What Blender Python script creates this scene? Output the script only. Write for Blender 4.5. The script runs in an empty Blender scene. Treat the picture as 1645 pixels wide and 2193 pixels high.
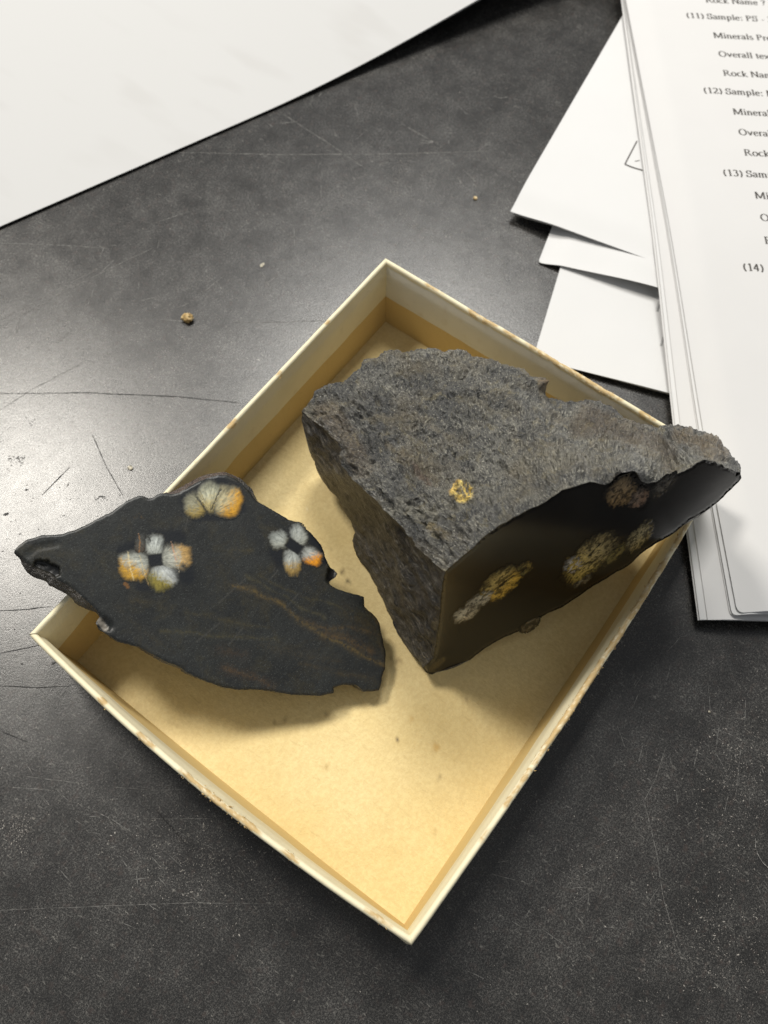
import bpy, math, random
import numpy as np
from mathutils import Vector, Euler, Matrix
from mathutils.geometry import delaunay_2d_cdt
random.seed(7); rng = np.random.default_rng(7)
scene = bpy.context.scene
col = scene.collection

# ------------------------------------------------------------------ camera, world, lamps, exposure
CAM = np.array([-0.165942092, -0.11683595, 0.266238924])
CROT = Euler((0.435152121, -0.0173042721, -0.935219691), 'XYZ')
FPX, PW, PH = 1937.32762, 1645.0, 2193.0
cd = bpy.data.cameras.new('camera'); cam = bpy.data.objects.new('camera', cd); col.objects.link(cam)
cam.location = CAM.tolist(); cam.rotation_euler = CROT
cd.sensor_fit = 'VERTICAL'; cd.sensor_height = 36.0; cd.sensor_width = 27.0
cd.lens = FPX / PH * 36.0
cd.clip_start = 0.01; cd.clip_end = 50
cd.dof.use_dof = True; cd.dof.focus_distance = 0.245; cd.dof.aperture_fstop = 19.0
scene.camera = cam

world = bpy.data.worlds.new('World'); scene.world = world; world.use_nodes = True
bg = world.node_tree.nodes['Background']
bg.inputs['Color'].default_value = (0.93, 0.96, 1.0, 1); bg.inputs['Strength'].default_value = 0.32
scene.view_settings.view_transform = 'Standard'; scene.view_settings.look = 'None'
scene.view_settings.exposure = 0.0; scene.view_settings.gamma = 1.0
scene.render.engine = 'CYCLES'
scene.cycles.max_bounces = 6; scene.cycles.caustics_reflective = False; scene.cycles.caustics_refractive = False

def ceiling_lamp(loc, aim, sx, sy, watts, colr, spin=0.0):
    d = bpy.data.lights.new('ceiling_lamp', 'AREA'); d.shape = 'RECTANGLE'; d.size = sx; d.size_y = sy
    d.energy = watts; d.color = colr
    o = bpy.data.objects.new('ceiling_lamp', d); col.objects.link(o)
    o.location = loc
    q = (Vector(aim) - Vector(loc)).to_track_quat('-Z', 'Y'); o.rotation_euler = q.to_euler()
    o.rotation_euler.rotate_axis('Z', spin)
    return o
ceiling_lamp((0.08, 1.05, 1.6), (0.0, 0.9, 0), 0.34, 0.34, 29.5, (1.0, 0.95, 0.865))
ceiling_lamp((0.74, 0.46, 1.6), (0.74, 0.46, 0), 0.50, 0.50, 32, (1.0, 0.975, 0.92))

# ------------------------------------------------------------------ small maths
RM = np.array(CROT.to_matrix())
def rays(px):
    px = np.atleast_2d(np.asarray(px, float))
    d = np.stack([(px[:, 0] - PW / 2) / FPX, -(px[:, 1] - PH / 2) / FPX, -np.ones(len(px))], 1)
    return d @ RM.T
def at(px, z):                       # a point seen at photo pixel px, lying at height z
    d = rays(px); t = (np.asarray(z, float) - CAM[2]) / d[:, 2]
    return CAM + d * t[:, None]
def at1(x, y, z): return at([[x, y]], z)[0]
def onplane(px, P, n):
    d = rays(px); t = ((np.asarray(P) - CAM) @ n) / (d @ n)
    return CAM + d * t[:, None]

def _hash(i, j, k, seed):
    h = (i * 374761393 + j * 668265263 + k * 2147483647 + seed * 1274126177) & 0xFFFFFFFF
    h = ((h ^ (h >> 13)) * 1274126177) & 0xFFFFFFFF
    h = ((h ^ (h >> 16)) * 2246822519) & 0xFFFFFFFF
    return ((h ^ (h >> 15)) & 0xFFFFFF) / float(0xFFFFFF)
def vnoise(P, seed=0):               # smooth value noise in -1..1
    P = np.asarray(P, float); I = np.floor(P).astype(np.int64); f = P - I
    f = f * f * f * (f * (f * 6 - 15) + 10)
    out = 0
    for a in (0, 1):
        wa = f[:, 0] if a else 1 - f[:, 0]
        for b in (0, 1):
            wb = f[:, 1] if b else 1 - f[:, 1]
            for c in (0, 1):
                wc = f[:, 2] if c else 1 - f[:, 2]
                out = out + wa * wb * wc * _hash(I[:, 0] + a, I[:, 1] + b, I[:, 2] + c, seed)
    return out * 2 - 1
def fbm(P, octaves=4, seed=0, gain=0.5):
    P = np.asarray(P, float); s = 0; a = 1.0; t = 0
    for o in range(octaves):
        s = s + a * vnoise(P * (2.03 ** o) + 17.3 * o, seed + o); t += a; a *= gain
    return s / t
def smooth(a, b, x):
    t = np.clip((x - a) / (b - a), 0, 1); return t * t * (3 - 2 * t)
def resample(poly, step, closed=True, smooth_it=0):
    p = np.asarray(poly, float)
    q = np.vstack([p, p[:1]]) if closed else p
    s = np.r_[0, np.cumsum(np.linalg.norm(np.diff(q, axis=0), axis=1))]
    n = max(3, int(round(s[-1] / step)))
    t = np.linspace(0, s[-1], n + 1)
    r = np.stack([np.interp(t, s, q[:, i]) for i in range(q.shape[1])], 1)
    return r[:-1] if closed else r
def roughen(line, amp, freq, seed, closed=False):   # ragged broken edge
    l = np.asarray(line, float); g = np.gradient(l, axis=0); nrm = np.stack([-g[:, 1], g[:, 0]], 1)
    nrm /= np.linalg.norm(nrm, axis=1)[:, None] + 1e-9
    s = np.r_[0, np.cumsum(np.linalg.norm(np.diff(l, axis=0), axis=1))]
    n = fbm(np.stack([s * freq, s * 0 + 3.1, s * 0], 1), 3, seed, 0.6) * amp
    if not closed:
        e = smooth(0, 8, s) * smooth(0, 8, s[-1] - s); n = n * e
    return l + nrm * n[:, None]
def inside(poly, pts):
    p = np.asarray(poly); x, y = pts[:, 0], pts[:, 1]; r = np.zeros(len(pts), bool)
    j = len(p) - 1
    for i in range(len(p)):
        c = ((p[i, 1] > y) != (p[j, 1] > y))
        if c.any():
            xi = (p[j, 0] - p[i, 0]) * (y - p[i, 1]) / (p[j, 1] - p[i, 1] + 1e-12) + p[i, 0]
            r ^= c & (x < xi)
        j = i
    return r
def segdist(pts, line):
    pts = np.asarray(pts, float); best = np.full(len(pts), 1e9)
    l = np.asarray(line, float)
    for a, b in zip(l[:-1], l[1:]):
        d = b - a; t = np.clip(((pts - a) @ d) / (d @ d + 1e-12), 0, 1)
        best = np.minimum(best, np.linalg.norm(pts - (a + t[:, None] * d), axis=1))
    return best
def fill(poly, step):                # triangulated region with jittered inner points; first len(poly) points are the outline
    poly = np.asarray(poly, float); n = len(poly)
    lo, hi = poly.min(0), poly.max(0)
    ys = np.arange(lo[1], hi[1], step * 0.87); pts = []
    for k, y in enumerate(ys):
        xs = np.arange(lo[0] + (k % 2) * step / 2, hi[0], step)
        pts.append(np.stack([xs, np.full(len(xs), y)], 1))
    pts = np.vstack(pts); pts += rng.normal(0, step * 0.12, pts.shape)
    pts = pts[inside(poly, pts)]
    keep = np.ones(len(pts), bool)
    for c in range(0, len(pts), 4000):
        d = pts[c:c + 4000, None, :] - poly[None]
        keep[c:c + 4000] = (d * d).sum(2).min(1) > (step * 0.55) ** 2
    pts = pts[keep]
    allp = np.vstack([poly, pts])
    ed = [(i, (i + 1) % n) for i in range(n)]
    v, e, f, ov, oe, of = delaunay_2d_cdt([Vector(p) for p in allp.tolist()], ed, [], 1, 1e-6)
    v = np.array([tuple(p) for p in v])
    return v, [tuple(t) for t in f]
class RBF:                           # thin plate spline through scattered height controls
    def __init__(self, xy, z, lam=0.0):
        self.c = np.asarray(xy, float) / 500.0; n = len(z)
        K = self.k(self.c, self.c) + lam * np.eye(n)
        P = np.c_[np.ones(n), self.c]
        A = np.block([[K, P], [P.T, np.zeros((3, 3))]])
        self.w = np.linalg.solve(A, np.r_[z, 0, 0, 0])
    def k(self, a, b):
        r2 = ((a[:, None] - b[None]) ** 2).sum(2) + 1e-12
        return 0.5 * r2 * np.log(r2)
    def __call__(self, xy):
        x = np.asarray(xy, float) / 500.0
        return self.k(x, self.c) @ self.w[:-3] + np.c_[np.ones(len(x)), x] @ self.w[-3:]

def normals(V, F):
    V = np.asarray(V); T = np.array([f[:3] for f in F])
    n = np.cross(V[T[:, 1]] - V[T[:, 0]], V[T[:, 2]] - V[T[:, 0]])
    N = np.zeros_like(V)
    for k in range(3): np.add.at(N, T[:, k], n)
    return N / (np.linalg.norm(N, axis=1)[:, None] + 1e-15)

# ------------------------------------------------------------------ object helpers
def mesh_obj(name, V, F, mat, parent=None, origin=None, smooth_shade=True, tint=None, sharp=None):
    V = np.asarray(V, float)
    if origin is None:
        origin = np.array(parent['base']) if parent is not None and 'base' in parent else np.zeros(3)
    me = bpy.data.meshes.new(name)
    me.from_pydata((V - origin).tolist(), [], [list(f) for f in F])
    if tint is not None:
        a = me.color_attributes.new('tint', 'FLOAT_COLOR', 'POINT')
        a.data.foreach_set('color', np.asarray(tint, np.float32).ravel())
    me.materials.append(mat)
    if smooth_shade: me.shade_smooth()
    if sharp: me.set_sharp_from_angle(angle=math.radians(sharp))
    me.update()
    o = bpy.data.objects.new(name, me); col.objects.link(o)
    if parent is not None: o.parent = parent
    else: o.location = origin.tolist()
    return o
def thing(name, label, cat, base, group=None):
    o = bpy.data.objects.new(name, None); col.objects.link(o); o.location = [float(b) for b in base]
    o.empty_display_size = 0.01
    o['label'] = label; o['category'] = cat; o['base'] = [float(b) for b in base]
    if group: o['group'] = group
    return o
def tag(o, label, cat, group=None):
    o['label'] = label; o['category'] = cat
    if group: o['group'] = group
    return o
def grid_faces(nu, nv, wrap=False):
    F = []
    for i in range(nu - 1):
        for j in range(nv if wrap else nv - 1):
            k = (j + 1) % nv
            F.append((i * nv + j, (i + 1) * nv + j, (i + 1) * nv + k, i * nv + k))
    return F

# ------------------------------------------------------------------ material helpers
class M:
    def __init__(self, name):
        self.m = bpy.data.materials.new(name); self.m.use_nodes = True
        self.t = self.m.node_tree; self.b = self.t.nodes['Principled BSDF']
        self.pos = self.t.nodes.new('ShaderNodeNewGeometry').outputs['Position']
    def n(self, typ, **kw):
        x = self.t.nodes.new(typ)
        for k, v in kw.items(): setattr(x, k, v)
        return x
    def put(self, sock, v):
        if hasattr(v, 'default_value') and hasattr(v, 'is_linked') or isinstance(v, bpy.types.NodeSocket): self.t.links.new(v, sock)
        else: sock.default_value = v
    def noise(self, scale, detail=4, rough=0.55, vec=None, dist=0.0, stretch=None):
        v = vec or self.pos
        if stretch is not None:
            mp = self.n('ShaderNodeMapping'); mp.inputs['Scale'].default_value = stretch[0]; mp.inputs['Rotation'].default_value = stretch[1]
            self.t.links.new(v, mp.inputs['Vector']); v = mp.outputs[0]
        x = self.n('ShaderNodeTexNoise'); x.inputs['Scale'].default_value = scale; x.inputs['Detail'].default_value = detail
        x.inputs['Roughness'].default_value = rough; x.inputs['Distortion'].default_value = dist
        self.t.links.new(v, x.inputs['Vector']); return x.outputs['Fac']
    def voro(self, scale, feature='F1', vec=None, rand=1.0):
        x = self.n('ShaderNodeTexVoronoi', feature=feature); x.inputs['Scale'].default_value = scale
        x.inputs['Randomness'].default_value = rand
        self.t.links.new(vec or self.pos, x.inputs['Vector']); return x
    def ramp(self, fac, stops, interp='LINEAR'):
        x = self.n('ShaderNodeValToRGB'); r = x.color_ramp; r.interpolation = interp
        while len(r.elements) < len(stops): r.elements.new(0.5)
        for e, (p, c) in zip(r.elements, stops):
            e.position = p; e.color = (c, c, c, 1) if isinstance(c, (int, float)) else (*c, 1)
        self.t.links.new(fac, x.inputs['Fac']); return x.outputs['Color']
    def mix(self, fac, a, b, mode='MIX'):
        x = self.n('ShaderNodeMix', data_type='RGBA', blend_type=mode)
        for s, v in ((x.inputs[0], fac), (x.inputs[6], a), (x.inputs[7], b)):
            if isinstance(v, tuple) and len(v) == 3: v = (*v, 1)
            self.put(s, v)
        return x.outputs[2]
    def math(self, op, a, b=0.0, clamp=False):
        x = self.n('ShaderNodeMath', operation=op, use_clamp=clamp); self.put(x.inputs[0], a); self.put(x.inputs[1], b); return x.outputs[0]
    def attr(self, name):
        x = self.n('ShaderNodeAttribute'); x.attribute_name = name; return x
    def bump(self, h, strength, dist, prev=None):
        x = self.n('ShaderNodeBump'); x.inputs['Strength'].default_value = strength; x.inputs['Distance'].default_value = dist
        self.t.links.new(h, x.inputs['Height'])
        if prev is not None: self.t.links.new(prev, x.inputs['Normal'])
        return x.outputs[0]
    def set(self, **kw):
        names = dict(color='Base Color', rough='Roughness', normal='Normal', spec='Specular IOR Level', sss='Subsurface Weight', sheen='Sheen Weight')
        for k, v in kw.items():
            if isinstance(v, tuple) and len(v) == 3: v = (*v, 1)
            self.put(self.b.inputs[names[k]], v)
        return self.m

def mat_table():
    m = M('black_bench_top')
    big = m.noise(20, 5, 0.62); mid = m.noise(95, 6, 0.70); fine = m.noise(1700, 4, 0.75); fine2 = m.noise(3200, 2, 0.7)
    fl = m.noise(1500, 3, 0.7, stretch=((1, 0.35, 1), (0, 0, 0.9)), dist=0.8)
    base = m.mix(m.ramp(big, [(0.35, 0.0), (0.68, 1.0)]), (0.0070, 0.0067, 0.0066), (0.0125, 0.0120, 0.0116))
    haze = m.math('MULTIPLY', m.ramp(mid, [(0.36, 0.0), (0.66, 1.0)]), m.ramp(big, [(0.32, 0.22), (0.62, 1.0)]))
    amt = m.math('ADD', m.math('MULTIPLY', haze, 0.62), 0.24)
    speck = m.math('MULTIPLY', m.ramp(fine, [(0.50, 0.0), (0.66, 1.0)]), amt)
    speck2 = m.math('MULTIPLY', m.ramp(fine2, [(0.50, 0.0), (0.66, 1.0)]), amt)
    speck3 = m.math('MULTIPLY', m.ramp(fl, [(0.60, 0.0), (0.70, 1.0)]), amt)
    c = m.mix(m.math('MULTIPLY', haze, 0.15), base, (0.045, 0.043, 0.040))
    c = m.mix(m.math('MULTIPLY', speck, 0.85, True), c, (0.12, 0.116, 0.107))
    c = m.mix(m.math('MULTIPLY', speck2, 0.85, True), c, (0.15, 0.145, 0.135))
    c = m.mix(m.math('MULTIPLY', speck3, 0.80, True), c, (0.26, 0.25, 0.225))
    red = m.math('MULTIPLY', m.ramp(m.noise(420, 3, 0.6), [(0.56, 0.0), (0.72, 1.0)]), 0.35)
    c = m.mix(red, c, (0.060, 0.042, 0.036))
    c = m.mix(m.ramp(fine, [(0.33, 0.8), (0.44, 0.0)]), c, (0.010, 0.010, 0.010))
    r = m.math('ADD', 0.20, m.math('MULTIPLY', mid, 0.10))
    r = m.math('ADD', r, m.math('MULTIPLY', speck, 0.12))
    h = m.math('ADD', m.math('MULTIPLY', mid, 0.7), m.math('MULTIPLY', fine, 0.5))
    nb = m.bump(h, 0.30, 0.00022)
    return m.set(color=c, rough=r, normal=nb, spec=0.48)
def mat_scratch(name, c, rough=0.6):
    m = M(name); k = m.noise(700, 3, 0.7)
    return m.set(color=m.mix(m.ramp(k, [(0.38, 0.0), (0.62, 1.0)]), tuple(x * 0.25 for x in c), tuple(min(1, x * 1.4) for x in c)), rough=rough, spec=0.3)
def mat_paper(name='white_paper', c=(0.555, 0.55, 0.545)):
    m = M(name); a = m.noise(60, 3, 0.5); b = m.noise(1800, 3, 0.6)
    cc = m.mix(m.ramp(a, [(0.35, 0.0), (0.7, 1.0)]), tuple(x * 0.985 for x in c), c)
    return m.set(color=cc, rough=0.75, spec=0.25, normal=m.bump(b, 0.10, 0.0001))
def mat_show_through():
    m = M('paper_with_show_through'); b = m.noise(1800, 3, 0.6)
    st = m.noise(70, 2, 0.4, stretch=((1.0, 0.35, 1), (0, 0, 0.9))); ar = m.noise(9, 2, 0.5)
    k = m.math('MULTIPLY', m.ramp(st, [(0.54, 0.0), (0.66, 1.0)]), m.ramp(ar, [(0.42, 0.0), (0.56, 1.0)]))
    c = m.mix(k, (0.455, 0.455, 0.452), (0.435, 0.433, 0.428))
    return m.set(color=c, rough=0.75, spec=0.25, normal=m.bump(b, 0.10, 0.0001))
def mat_ink(name, c): return M(name).set(color=c, rough=0.7, spec=0.2)
def mat_board():                      # tan chipboard inside the tray, attribute tint mixes stains
    m = M('tan_chipboard')
    a = m.noise(30, 4, 0.6); f = m.noise(900, 4, 0.7); g = m.noise(2600, 2, 0.6)
    fl = m.noise(520, 3, 0.7, stretch=((1, 0.22, 1), (0, 0, 0.5)))
    c = m.mix(m.ramp(a, [(0.3, 0.0), (0.72, 1.0)]), (0.67, 0.525, 0.245), (0.75, 0.615, 0.325))
    c = m.mix(m.ramp(f, [(0.40, 0.22), (0.62, 0.0)]), c, (0.42, 0.28, 0.11))
    c = m.mix(m.ramp(fl, [(0.60, 0.0), (0.74, 0.32)]), c, (0.42, 0.30, 0.13))
    c = m.mix(m.ramp(g, [(0.66, 0.0), (0.78, 0.5)]), c, (0.82, 0.68, 0.42))
    t = m.attr('tint'); c = m.mix(t.outputs['Alpha'], c, t.outputs['Color'])
    h = m.math('ADD', f, m.math('MULTIPLY', fl, 0.6))
    return m.set(color=c, rough=0.8, spec=0.25, normal=m.bump(h, 0.5, 0.00045))
def mat_kraft():
    m = M('kraft_lining'); a = m.noise(45, 4, 0.6); f = m.noise(700, 3, 0.7)
    c = m.mix(a, (0.56, 0.405, 0.165), (0.65, 0.485, 0.215)); c = m.mix(m.ramp(f, [(0.55, 0.0), (0.75, 0.35)]), c, (0.46, 0.31, 0.12))
    return m.set(color=c, rough=0.75, spec=0.3, normal=m.bump(f, 0.2, 0.0002))
def mat_wrap(name='cream_wrap_paper', c=(0.77, 0.695, 0.48)):    # cream paper wrapped over the rim; tint shows worn spots
    m = M(name); a = m.noise(55, 4, 0.6); f = m.noise(1100, 4, 0.7); g = m.noise(240, 4, 0.6)
    c = m.mix(m.ramp(a, [(0.3, 0.0), (0.7, 1.0)]), tuple(x * 0.90 for x in c), c)
    c = m.mix(m.ramp(g, [(0.58, 0.0), (0.80, 0.35)]), c, (0.52, 0.43, 0.27))
    t = m.attr('tint'); c = m.mix(t.outputs['Alpha'], c, t.outputs['Color'])
    return m.set(color=c, rough=0.7, spec=0.3, normal=m.bump(m.math('ADD', f, g), 0.30, 0.0003))
def mat_fibre():
    m = M('torn_board_fibre'); f = m.noise(1300, 4, 0.7)
    return m.set(color=m.ramp(f, [(0.3, (0.34, 0.21, 0.08)), (0.55, (0.56, 0.39, 0.17)), (0.75, (0.78, 0.66, 0.42))]), rough=0.9, spec=0.1, normal=m.bump(f, 0.6, 0.0005))
def mat_rough_rock(name='weathered_rock', gain=1.0, fibre=0.35):
    m = M(name); gv = m.attr('grain').outputs['Vector']
    a = m.noise(70, 5, 0.62); b = m.noise(330, 5, 0.66, dist=0.15); b2 = m.noise(120, 5, 0.65, dist=0.5); f = m.noise(1000, 4, 0.7); g = m.noise(2400, 2, 0.6)
    wr = m.noise(8.5, 4, 0.62, vec=gv, dist=0.15); wr2 = m.noise(19, 4, 0.66, vec=gv, dist=0.1)
    G = lambda *c: tuple(x * gain for x in c)
    c = m.ramp(b, [(0.32, G(0.030, 0.031, 0.033)), (0.48, G(0.078, 0.078, 0.078)), (0.66, G(0.165, 0.163, 0.152))])
    c = m.mix(m.ramp(wr, [(0.38, 0.85), (0.50, 0.0)]), c, G(0.030, 0.031, 0.033))
    c = m.mix(m.ramp(wr2, [(0.51, 0.0), (0.64, 0.80)]), c, G(0.32, 0.315, 0.29))
    c = m.mix(m.ramp(b2, [(0.36, 0.45), (0.52, 0.0)]), c, G(0.045, 0.050, 0.057))
    lg = m.noise(42, 5, 0.68, dist=0.8); c = m.mix(m.ramp(lg, [(0.40, 0.70), (0.54, 0.0)]), c, G(0.028, 0.030, 0.034)); c = m.mix(m.ramp(lg, [(0.54, 0.0), (0.68, 0.40)]), c, G(0.20, 0.198, 0.185))
    c = m.mix(m.ramp(f, [(0.36, 0.65), (0.47, 0.0)]), c, (0.016, 0.016, 0.017))
    c = m.mix(m.ramp(a, [(0.50, 0.0), (0.72, 0.40)]), c, G(0.145, 0.115, 0.062))
    c = m.mix(m.ramp(m.noise(190, 5, 0.65, dist=1.2), [(0.56, 0.0), (0.66, 0.45)]), c, G(0.19, 0.165, 0.10))
    c = m.mix(m.ramp(g, [(0.62, 0.0), (0.70, 0.75)]), c, G(0.44, 0.43, 0.40))
    t = m.attr('tint'); tc = m.mix(m.ramp(f, [(0.38, 0.7), (0.55, 0.0)]), t.outputs['Color'], (0.02, 0.018, 0.015)); c = m.mix(t.outputs['Alpha'], c, tc); c = m.mix(1.0, c, (1.0, 0.98, 0.89), 'MULTIPLY')
    h = m.math('ADD', m.math('MULTIPLY', wr, 1.0), m.math('ADD', m.math('MULTIPLY', wr2, 0.55), m.math('MULTIPLY', f, 0.30)))
    h = m.math('ADD', h, m.math('MULTIPLY', b, 1.3))
    r = m.math('ADD', 0.20, m.math('MULTIPLY', f, 0.42))
    return m.set(color=c, rough=r, spec=0.9, normal=m.bump(h, 1.0, 0.0021))
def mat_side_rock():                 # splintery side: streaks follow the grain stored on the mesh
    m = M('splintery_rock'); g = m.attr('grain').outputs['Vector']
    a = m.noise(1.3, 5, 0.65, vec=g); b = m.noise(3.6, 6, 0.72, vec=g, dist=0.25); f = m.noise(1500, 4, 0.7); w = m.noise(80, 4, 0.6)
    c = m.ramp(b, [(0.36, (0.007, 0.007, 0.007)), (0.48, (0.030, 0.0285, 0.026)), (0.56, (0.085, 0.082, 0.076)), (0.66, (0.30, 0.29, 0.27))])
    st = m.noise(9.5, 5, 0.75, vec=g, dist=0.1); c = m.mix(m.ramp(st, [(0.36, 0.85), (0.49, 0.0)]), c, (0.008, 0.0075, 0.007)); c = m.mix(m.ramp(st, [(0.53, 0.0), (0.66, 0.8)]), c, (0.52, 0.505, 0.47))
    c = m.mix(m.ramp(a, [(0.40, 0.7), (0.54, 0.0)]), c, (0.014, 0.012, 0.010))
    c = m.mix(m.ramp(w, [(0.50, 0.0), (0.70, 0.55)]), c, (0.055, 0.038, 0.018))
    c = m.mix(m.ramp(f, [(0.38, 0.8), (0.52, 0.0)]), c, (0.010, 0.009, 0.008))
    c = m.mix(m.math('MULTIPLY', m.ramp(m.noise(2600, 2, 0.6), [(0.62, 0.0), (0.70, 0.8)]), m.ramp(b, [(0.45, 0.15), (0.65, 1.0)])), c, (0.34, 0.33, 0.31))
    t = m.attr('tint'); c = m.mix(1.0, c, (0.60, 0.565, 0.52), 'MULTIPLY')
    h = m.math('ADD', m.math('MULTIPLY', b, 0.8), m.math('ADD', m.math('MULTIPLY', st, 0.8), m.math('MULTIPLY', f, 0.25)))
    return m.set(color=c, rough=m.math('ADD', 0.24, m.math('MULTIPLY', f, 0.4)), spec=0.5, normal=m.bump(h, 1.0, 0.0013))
def mat_cut_rock(name, c0, c1, rough, bumpy, speck=0.6, spec=0.4, rust=0.0):   # sawn face; tint carries veins and crystals
    m = M(name)
    a = m.noise(90, 7, 0.72, dist=0.3); f = m.noise(1200, 3, 0.72); g = m.noise(2600, 2, 0.6); lines = m.noise(260, 4, 0.65, stretch=((0.3, 1.4, 1), (0, 0, 0.25)))
    c = m.mix(m.ramp(a, [(0.3, 0.0), (0.7, 1.0)]), c0, c1)
    c = m.mix(m.ramp(lines, [(0.5, 0.0), (0.75, 0.35)]), c, tuple(x * 1.7 for x in c1))
    c = m.mix(m.math('MULTIPLY', m.ramp(m.noise(130, 5, 0.7, dist=0.4), [(0.50, 0.0), (0.70, 1.0)]), rust), c, (0.042, 0.034, 0.013))
    c = m.mix(m.ramp(f, [(0.36, 0.8 * speck), (0.47, 0.0)]), c, (0.006, 0.006, 0.006))
    c = m.mix(m.ramp(g, [(0.58, 0.0), (0.70, speck)]), c, tuple(x * 2.6 for x in c1))
    t = m.attr('tint'); c = m.mix(t.outputs['Alpha'], c, t.outputs['Color'])
    return m.set(color=c, rough=rough, spec=spec, normal=m.bump(f, bumpy, 0.0002))

MT = mat_table(); MP = mat_paper(); MPB = mat_paper('bright_paper', (0.58, 0.58, 0.578))
MB = mat_board(); MK = mat_kraft(); MW = mat_wrap(); MF = mat_fibre(); MWG = mat_wrap('dim_lit_wrap_paper', (0.74, 0.715, 0.62))  # MWG: same wrap paper, dim light on the AD wall put into its colour
MR = mat_rough_rock('weathered_rock', 1.45); MSD = mat_side_rock(); MS = mat_cut_rock('sawn_slice_face', (0.0075, 0.0088, 0.0090), (0.0195, 0.0212, 0.0200), 0.42, 0.25, 0.8, rust=0.42)
MC = mat_cut_rock('polished_block_face', (0.0055, 0.005, 0.0048), (0.009, 0.0082, 0.007), 0.19, 0.03, 0.2, spec=0.25)
MCR = mat_rough_rock('rough_crust', 0.8); MCR2 = MCR

# ------------------------------------------------------------------ bench top
def bench():
    n = 2
    V = [(-1.0, -0.9, 0), (1.1, -0.9, 0), (1.1, 1.1, 0), (-1.0, 1.1, 0), (-1.0, -0.9, -0.03), (1.1, -0.9, -0.03), (1.1, 1.1, -0.03), (-1.0, 1.1, -0.03)]
    F = [(0, 1, 2, 3), (7, 6, 5, 4), (0, 4, 5, 1), (1, 5, 6, 2), (2, 6, 7, 3), (3, 7, 4, 0)]
    t = mesh_obj('table_top', V, F, MT, smooth_shade=False); t['kind'] = 'structure'
    t['label'] = 'worn black laboratory bench top with scratches and dust'
    # scratches followed from the photograph, light ones and dark scored ones
    light = [[(370, 326), (600, 330), (860, 327), (1045, 322)], [(600, 240), (700, 305), (782, 360)], [(500, 689), (600, 690), (712, 685)], [(345, 684), (395, 688)],
             [(0, 686), (200, 580)], [(0, 700), (165, 610), (330, 530)], [(0, 878), (70, 835), (185, 775)], [(597, 484), (620, 505), (668, 521)], [(0, 521), (160, 528), (230, 532)],
             [(340, 475), (405, 453)], [(88, 1477), (103, 1510), (109, 1545)], [(52, 1663), (160, 1677)], [(20, 1686), (110, 1693)], [(185, 1728), (240, 1755), (292, 1787)],
             [(245, 1686), (320, 1692), (395, 1690)], [(305, 1753), (455, 1754)], [(0, 1950), (200, 1941), (420, 1933), (600, 1936)], [(255, 1830), (278, 1864)], [(325, 1835), (355, 1868)],
             [(1426, 1600), (1402, 1672), (1378, 1716), (1392, 1765), (1407, 1830), (1420, 1920), (1440, 1985), (1456, 2042)], [(1516, 1462), (1521, 1525)], [(1530, 1560), (1560, 1572), (1592, 1586)],
             [(1588, 1590), (1578, 1700)], [(1030, 1866), (1100, 1882), (1150, 1896)], [(1322, 1555), (1340, 1605)], [(1262, 1900), (1258, 1950)], [(1160, 1990), (1215, 2030)],
             [(520, 215), (600, 190)], [(900, 300), (940, 305)], [(860, 265), (940, 310)], [(1540, 1555), (1532, 1620)], [(1620, 1895), (1645, 1950)], [(560, 580), (590, 640)], [(480, 590), (430, 630)]]
    for cx, cy, sx, sy, n, an in ((420, 1860, 130, 90, 34, 0.5), (1500, 1600, 110, 130, 34, 1.2), (1250, 1950, 200, 120, 26, 0.2), (250, 620, 200, 90, 30, -0.5), (820, 250, 260, 70, 26, 0.4), (150, 1640, 130, 90, 26, 0.3), (1050, 420, 130, 80, 16, 0.9)):
        for k in range(n):
            x, y, a, ln = rng.normal(cx, sx), rng.normal(cy, sy), rng.normal(an, 0.7), rng.uniform(8, 42)
            light.append([(x, y), (x + ln * 0.5 * math.cos(a), y + ln * 0.5 * math.sin(a) + rng.normal(0, 1.5)), (x + ln * math.cos(a), y + ln * math.sin(a))])
    dark = [[(0, 842), (180, 842), (380, 850), (515, 863)], [(198, 930), (228, 1000), (263, 1063)], [(0, 1308), (60, 1305), (112, 1300)], [(0, 1469), (80, 1471), (150, 1467)],
            [(240, 1350), (0, 1400)], [(150, 1000), (90, 1060)], [(330, 1730), (400, 1810)], [(0, 1565), (60, 1590)]]
    for nm, lines, mt, wpx, lift in (('pale_scratches', light, mat_scratch('pale_scratch', (0.115, 0.112, 0.105)), 1.3, 0.00004), ('dark_scratches', dark, mat_scratch('dark_scratch', (0.012, 0.012, 0.012), 0.8), 1.9, 0.00004)):
        V, F = [], []
        for li, l in enumerate(lines):
            p = resample(l, 5, False)
            p = p + np.cumsum(rng.normal(0, 0.16, p.shape), 0)
            g = np.gradient(p, axis=0); g /= np.linalg.norm(g, axis=1)[:, None]
            nr = np.stack([-g[:, 1], g[:, 0]], 1); s = np.linspace(0, 1, len(p))
            w = wpx * 0.5 * (0.45 + 0.55 * np.sin(np.pi * s) ** 0.5) * (1 + 0.6 * fbm(np.stack([s * len(p) * 0.6, s * 0 + li, s * 0], 1), 2, 5))
            a = at(p + nr * w[:, None], 0); b = at(p - nr * w[:, None], 0); a[:, 2] = b[:, 2] = lift
            k = len(V)
            for i in range(len(p)): V += [a[i], b[i]]
            F += [(k + 2 * i, k + 2 * i + 1, k + 2 * i + 3, k + 2 * i + 2) for i in range(len(p) - 1)]
        o = mesh_obj(nm, V, F, mt, t, origin=np.zeros(3), smooth_shade=False); o['kind'] = 'stuff'
    # dust: tiny flat flakes, denser in the rubbed patches, on an old cup ring and in the mineral grit on the left
    spots = [(rng.uniform(-60, 1700, 1500), rng.uniform(150, 2250, 1500), 1.0)]
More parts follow.
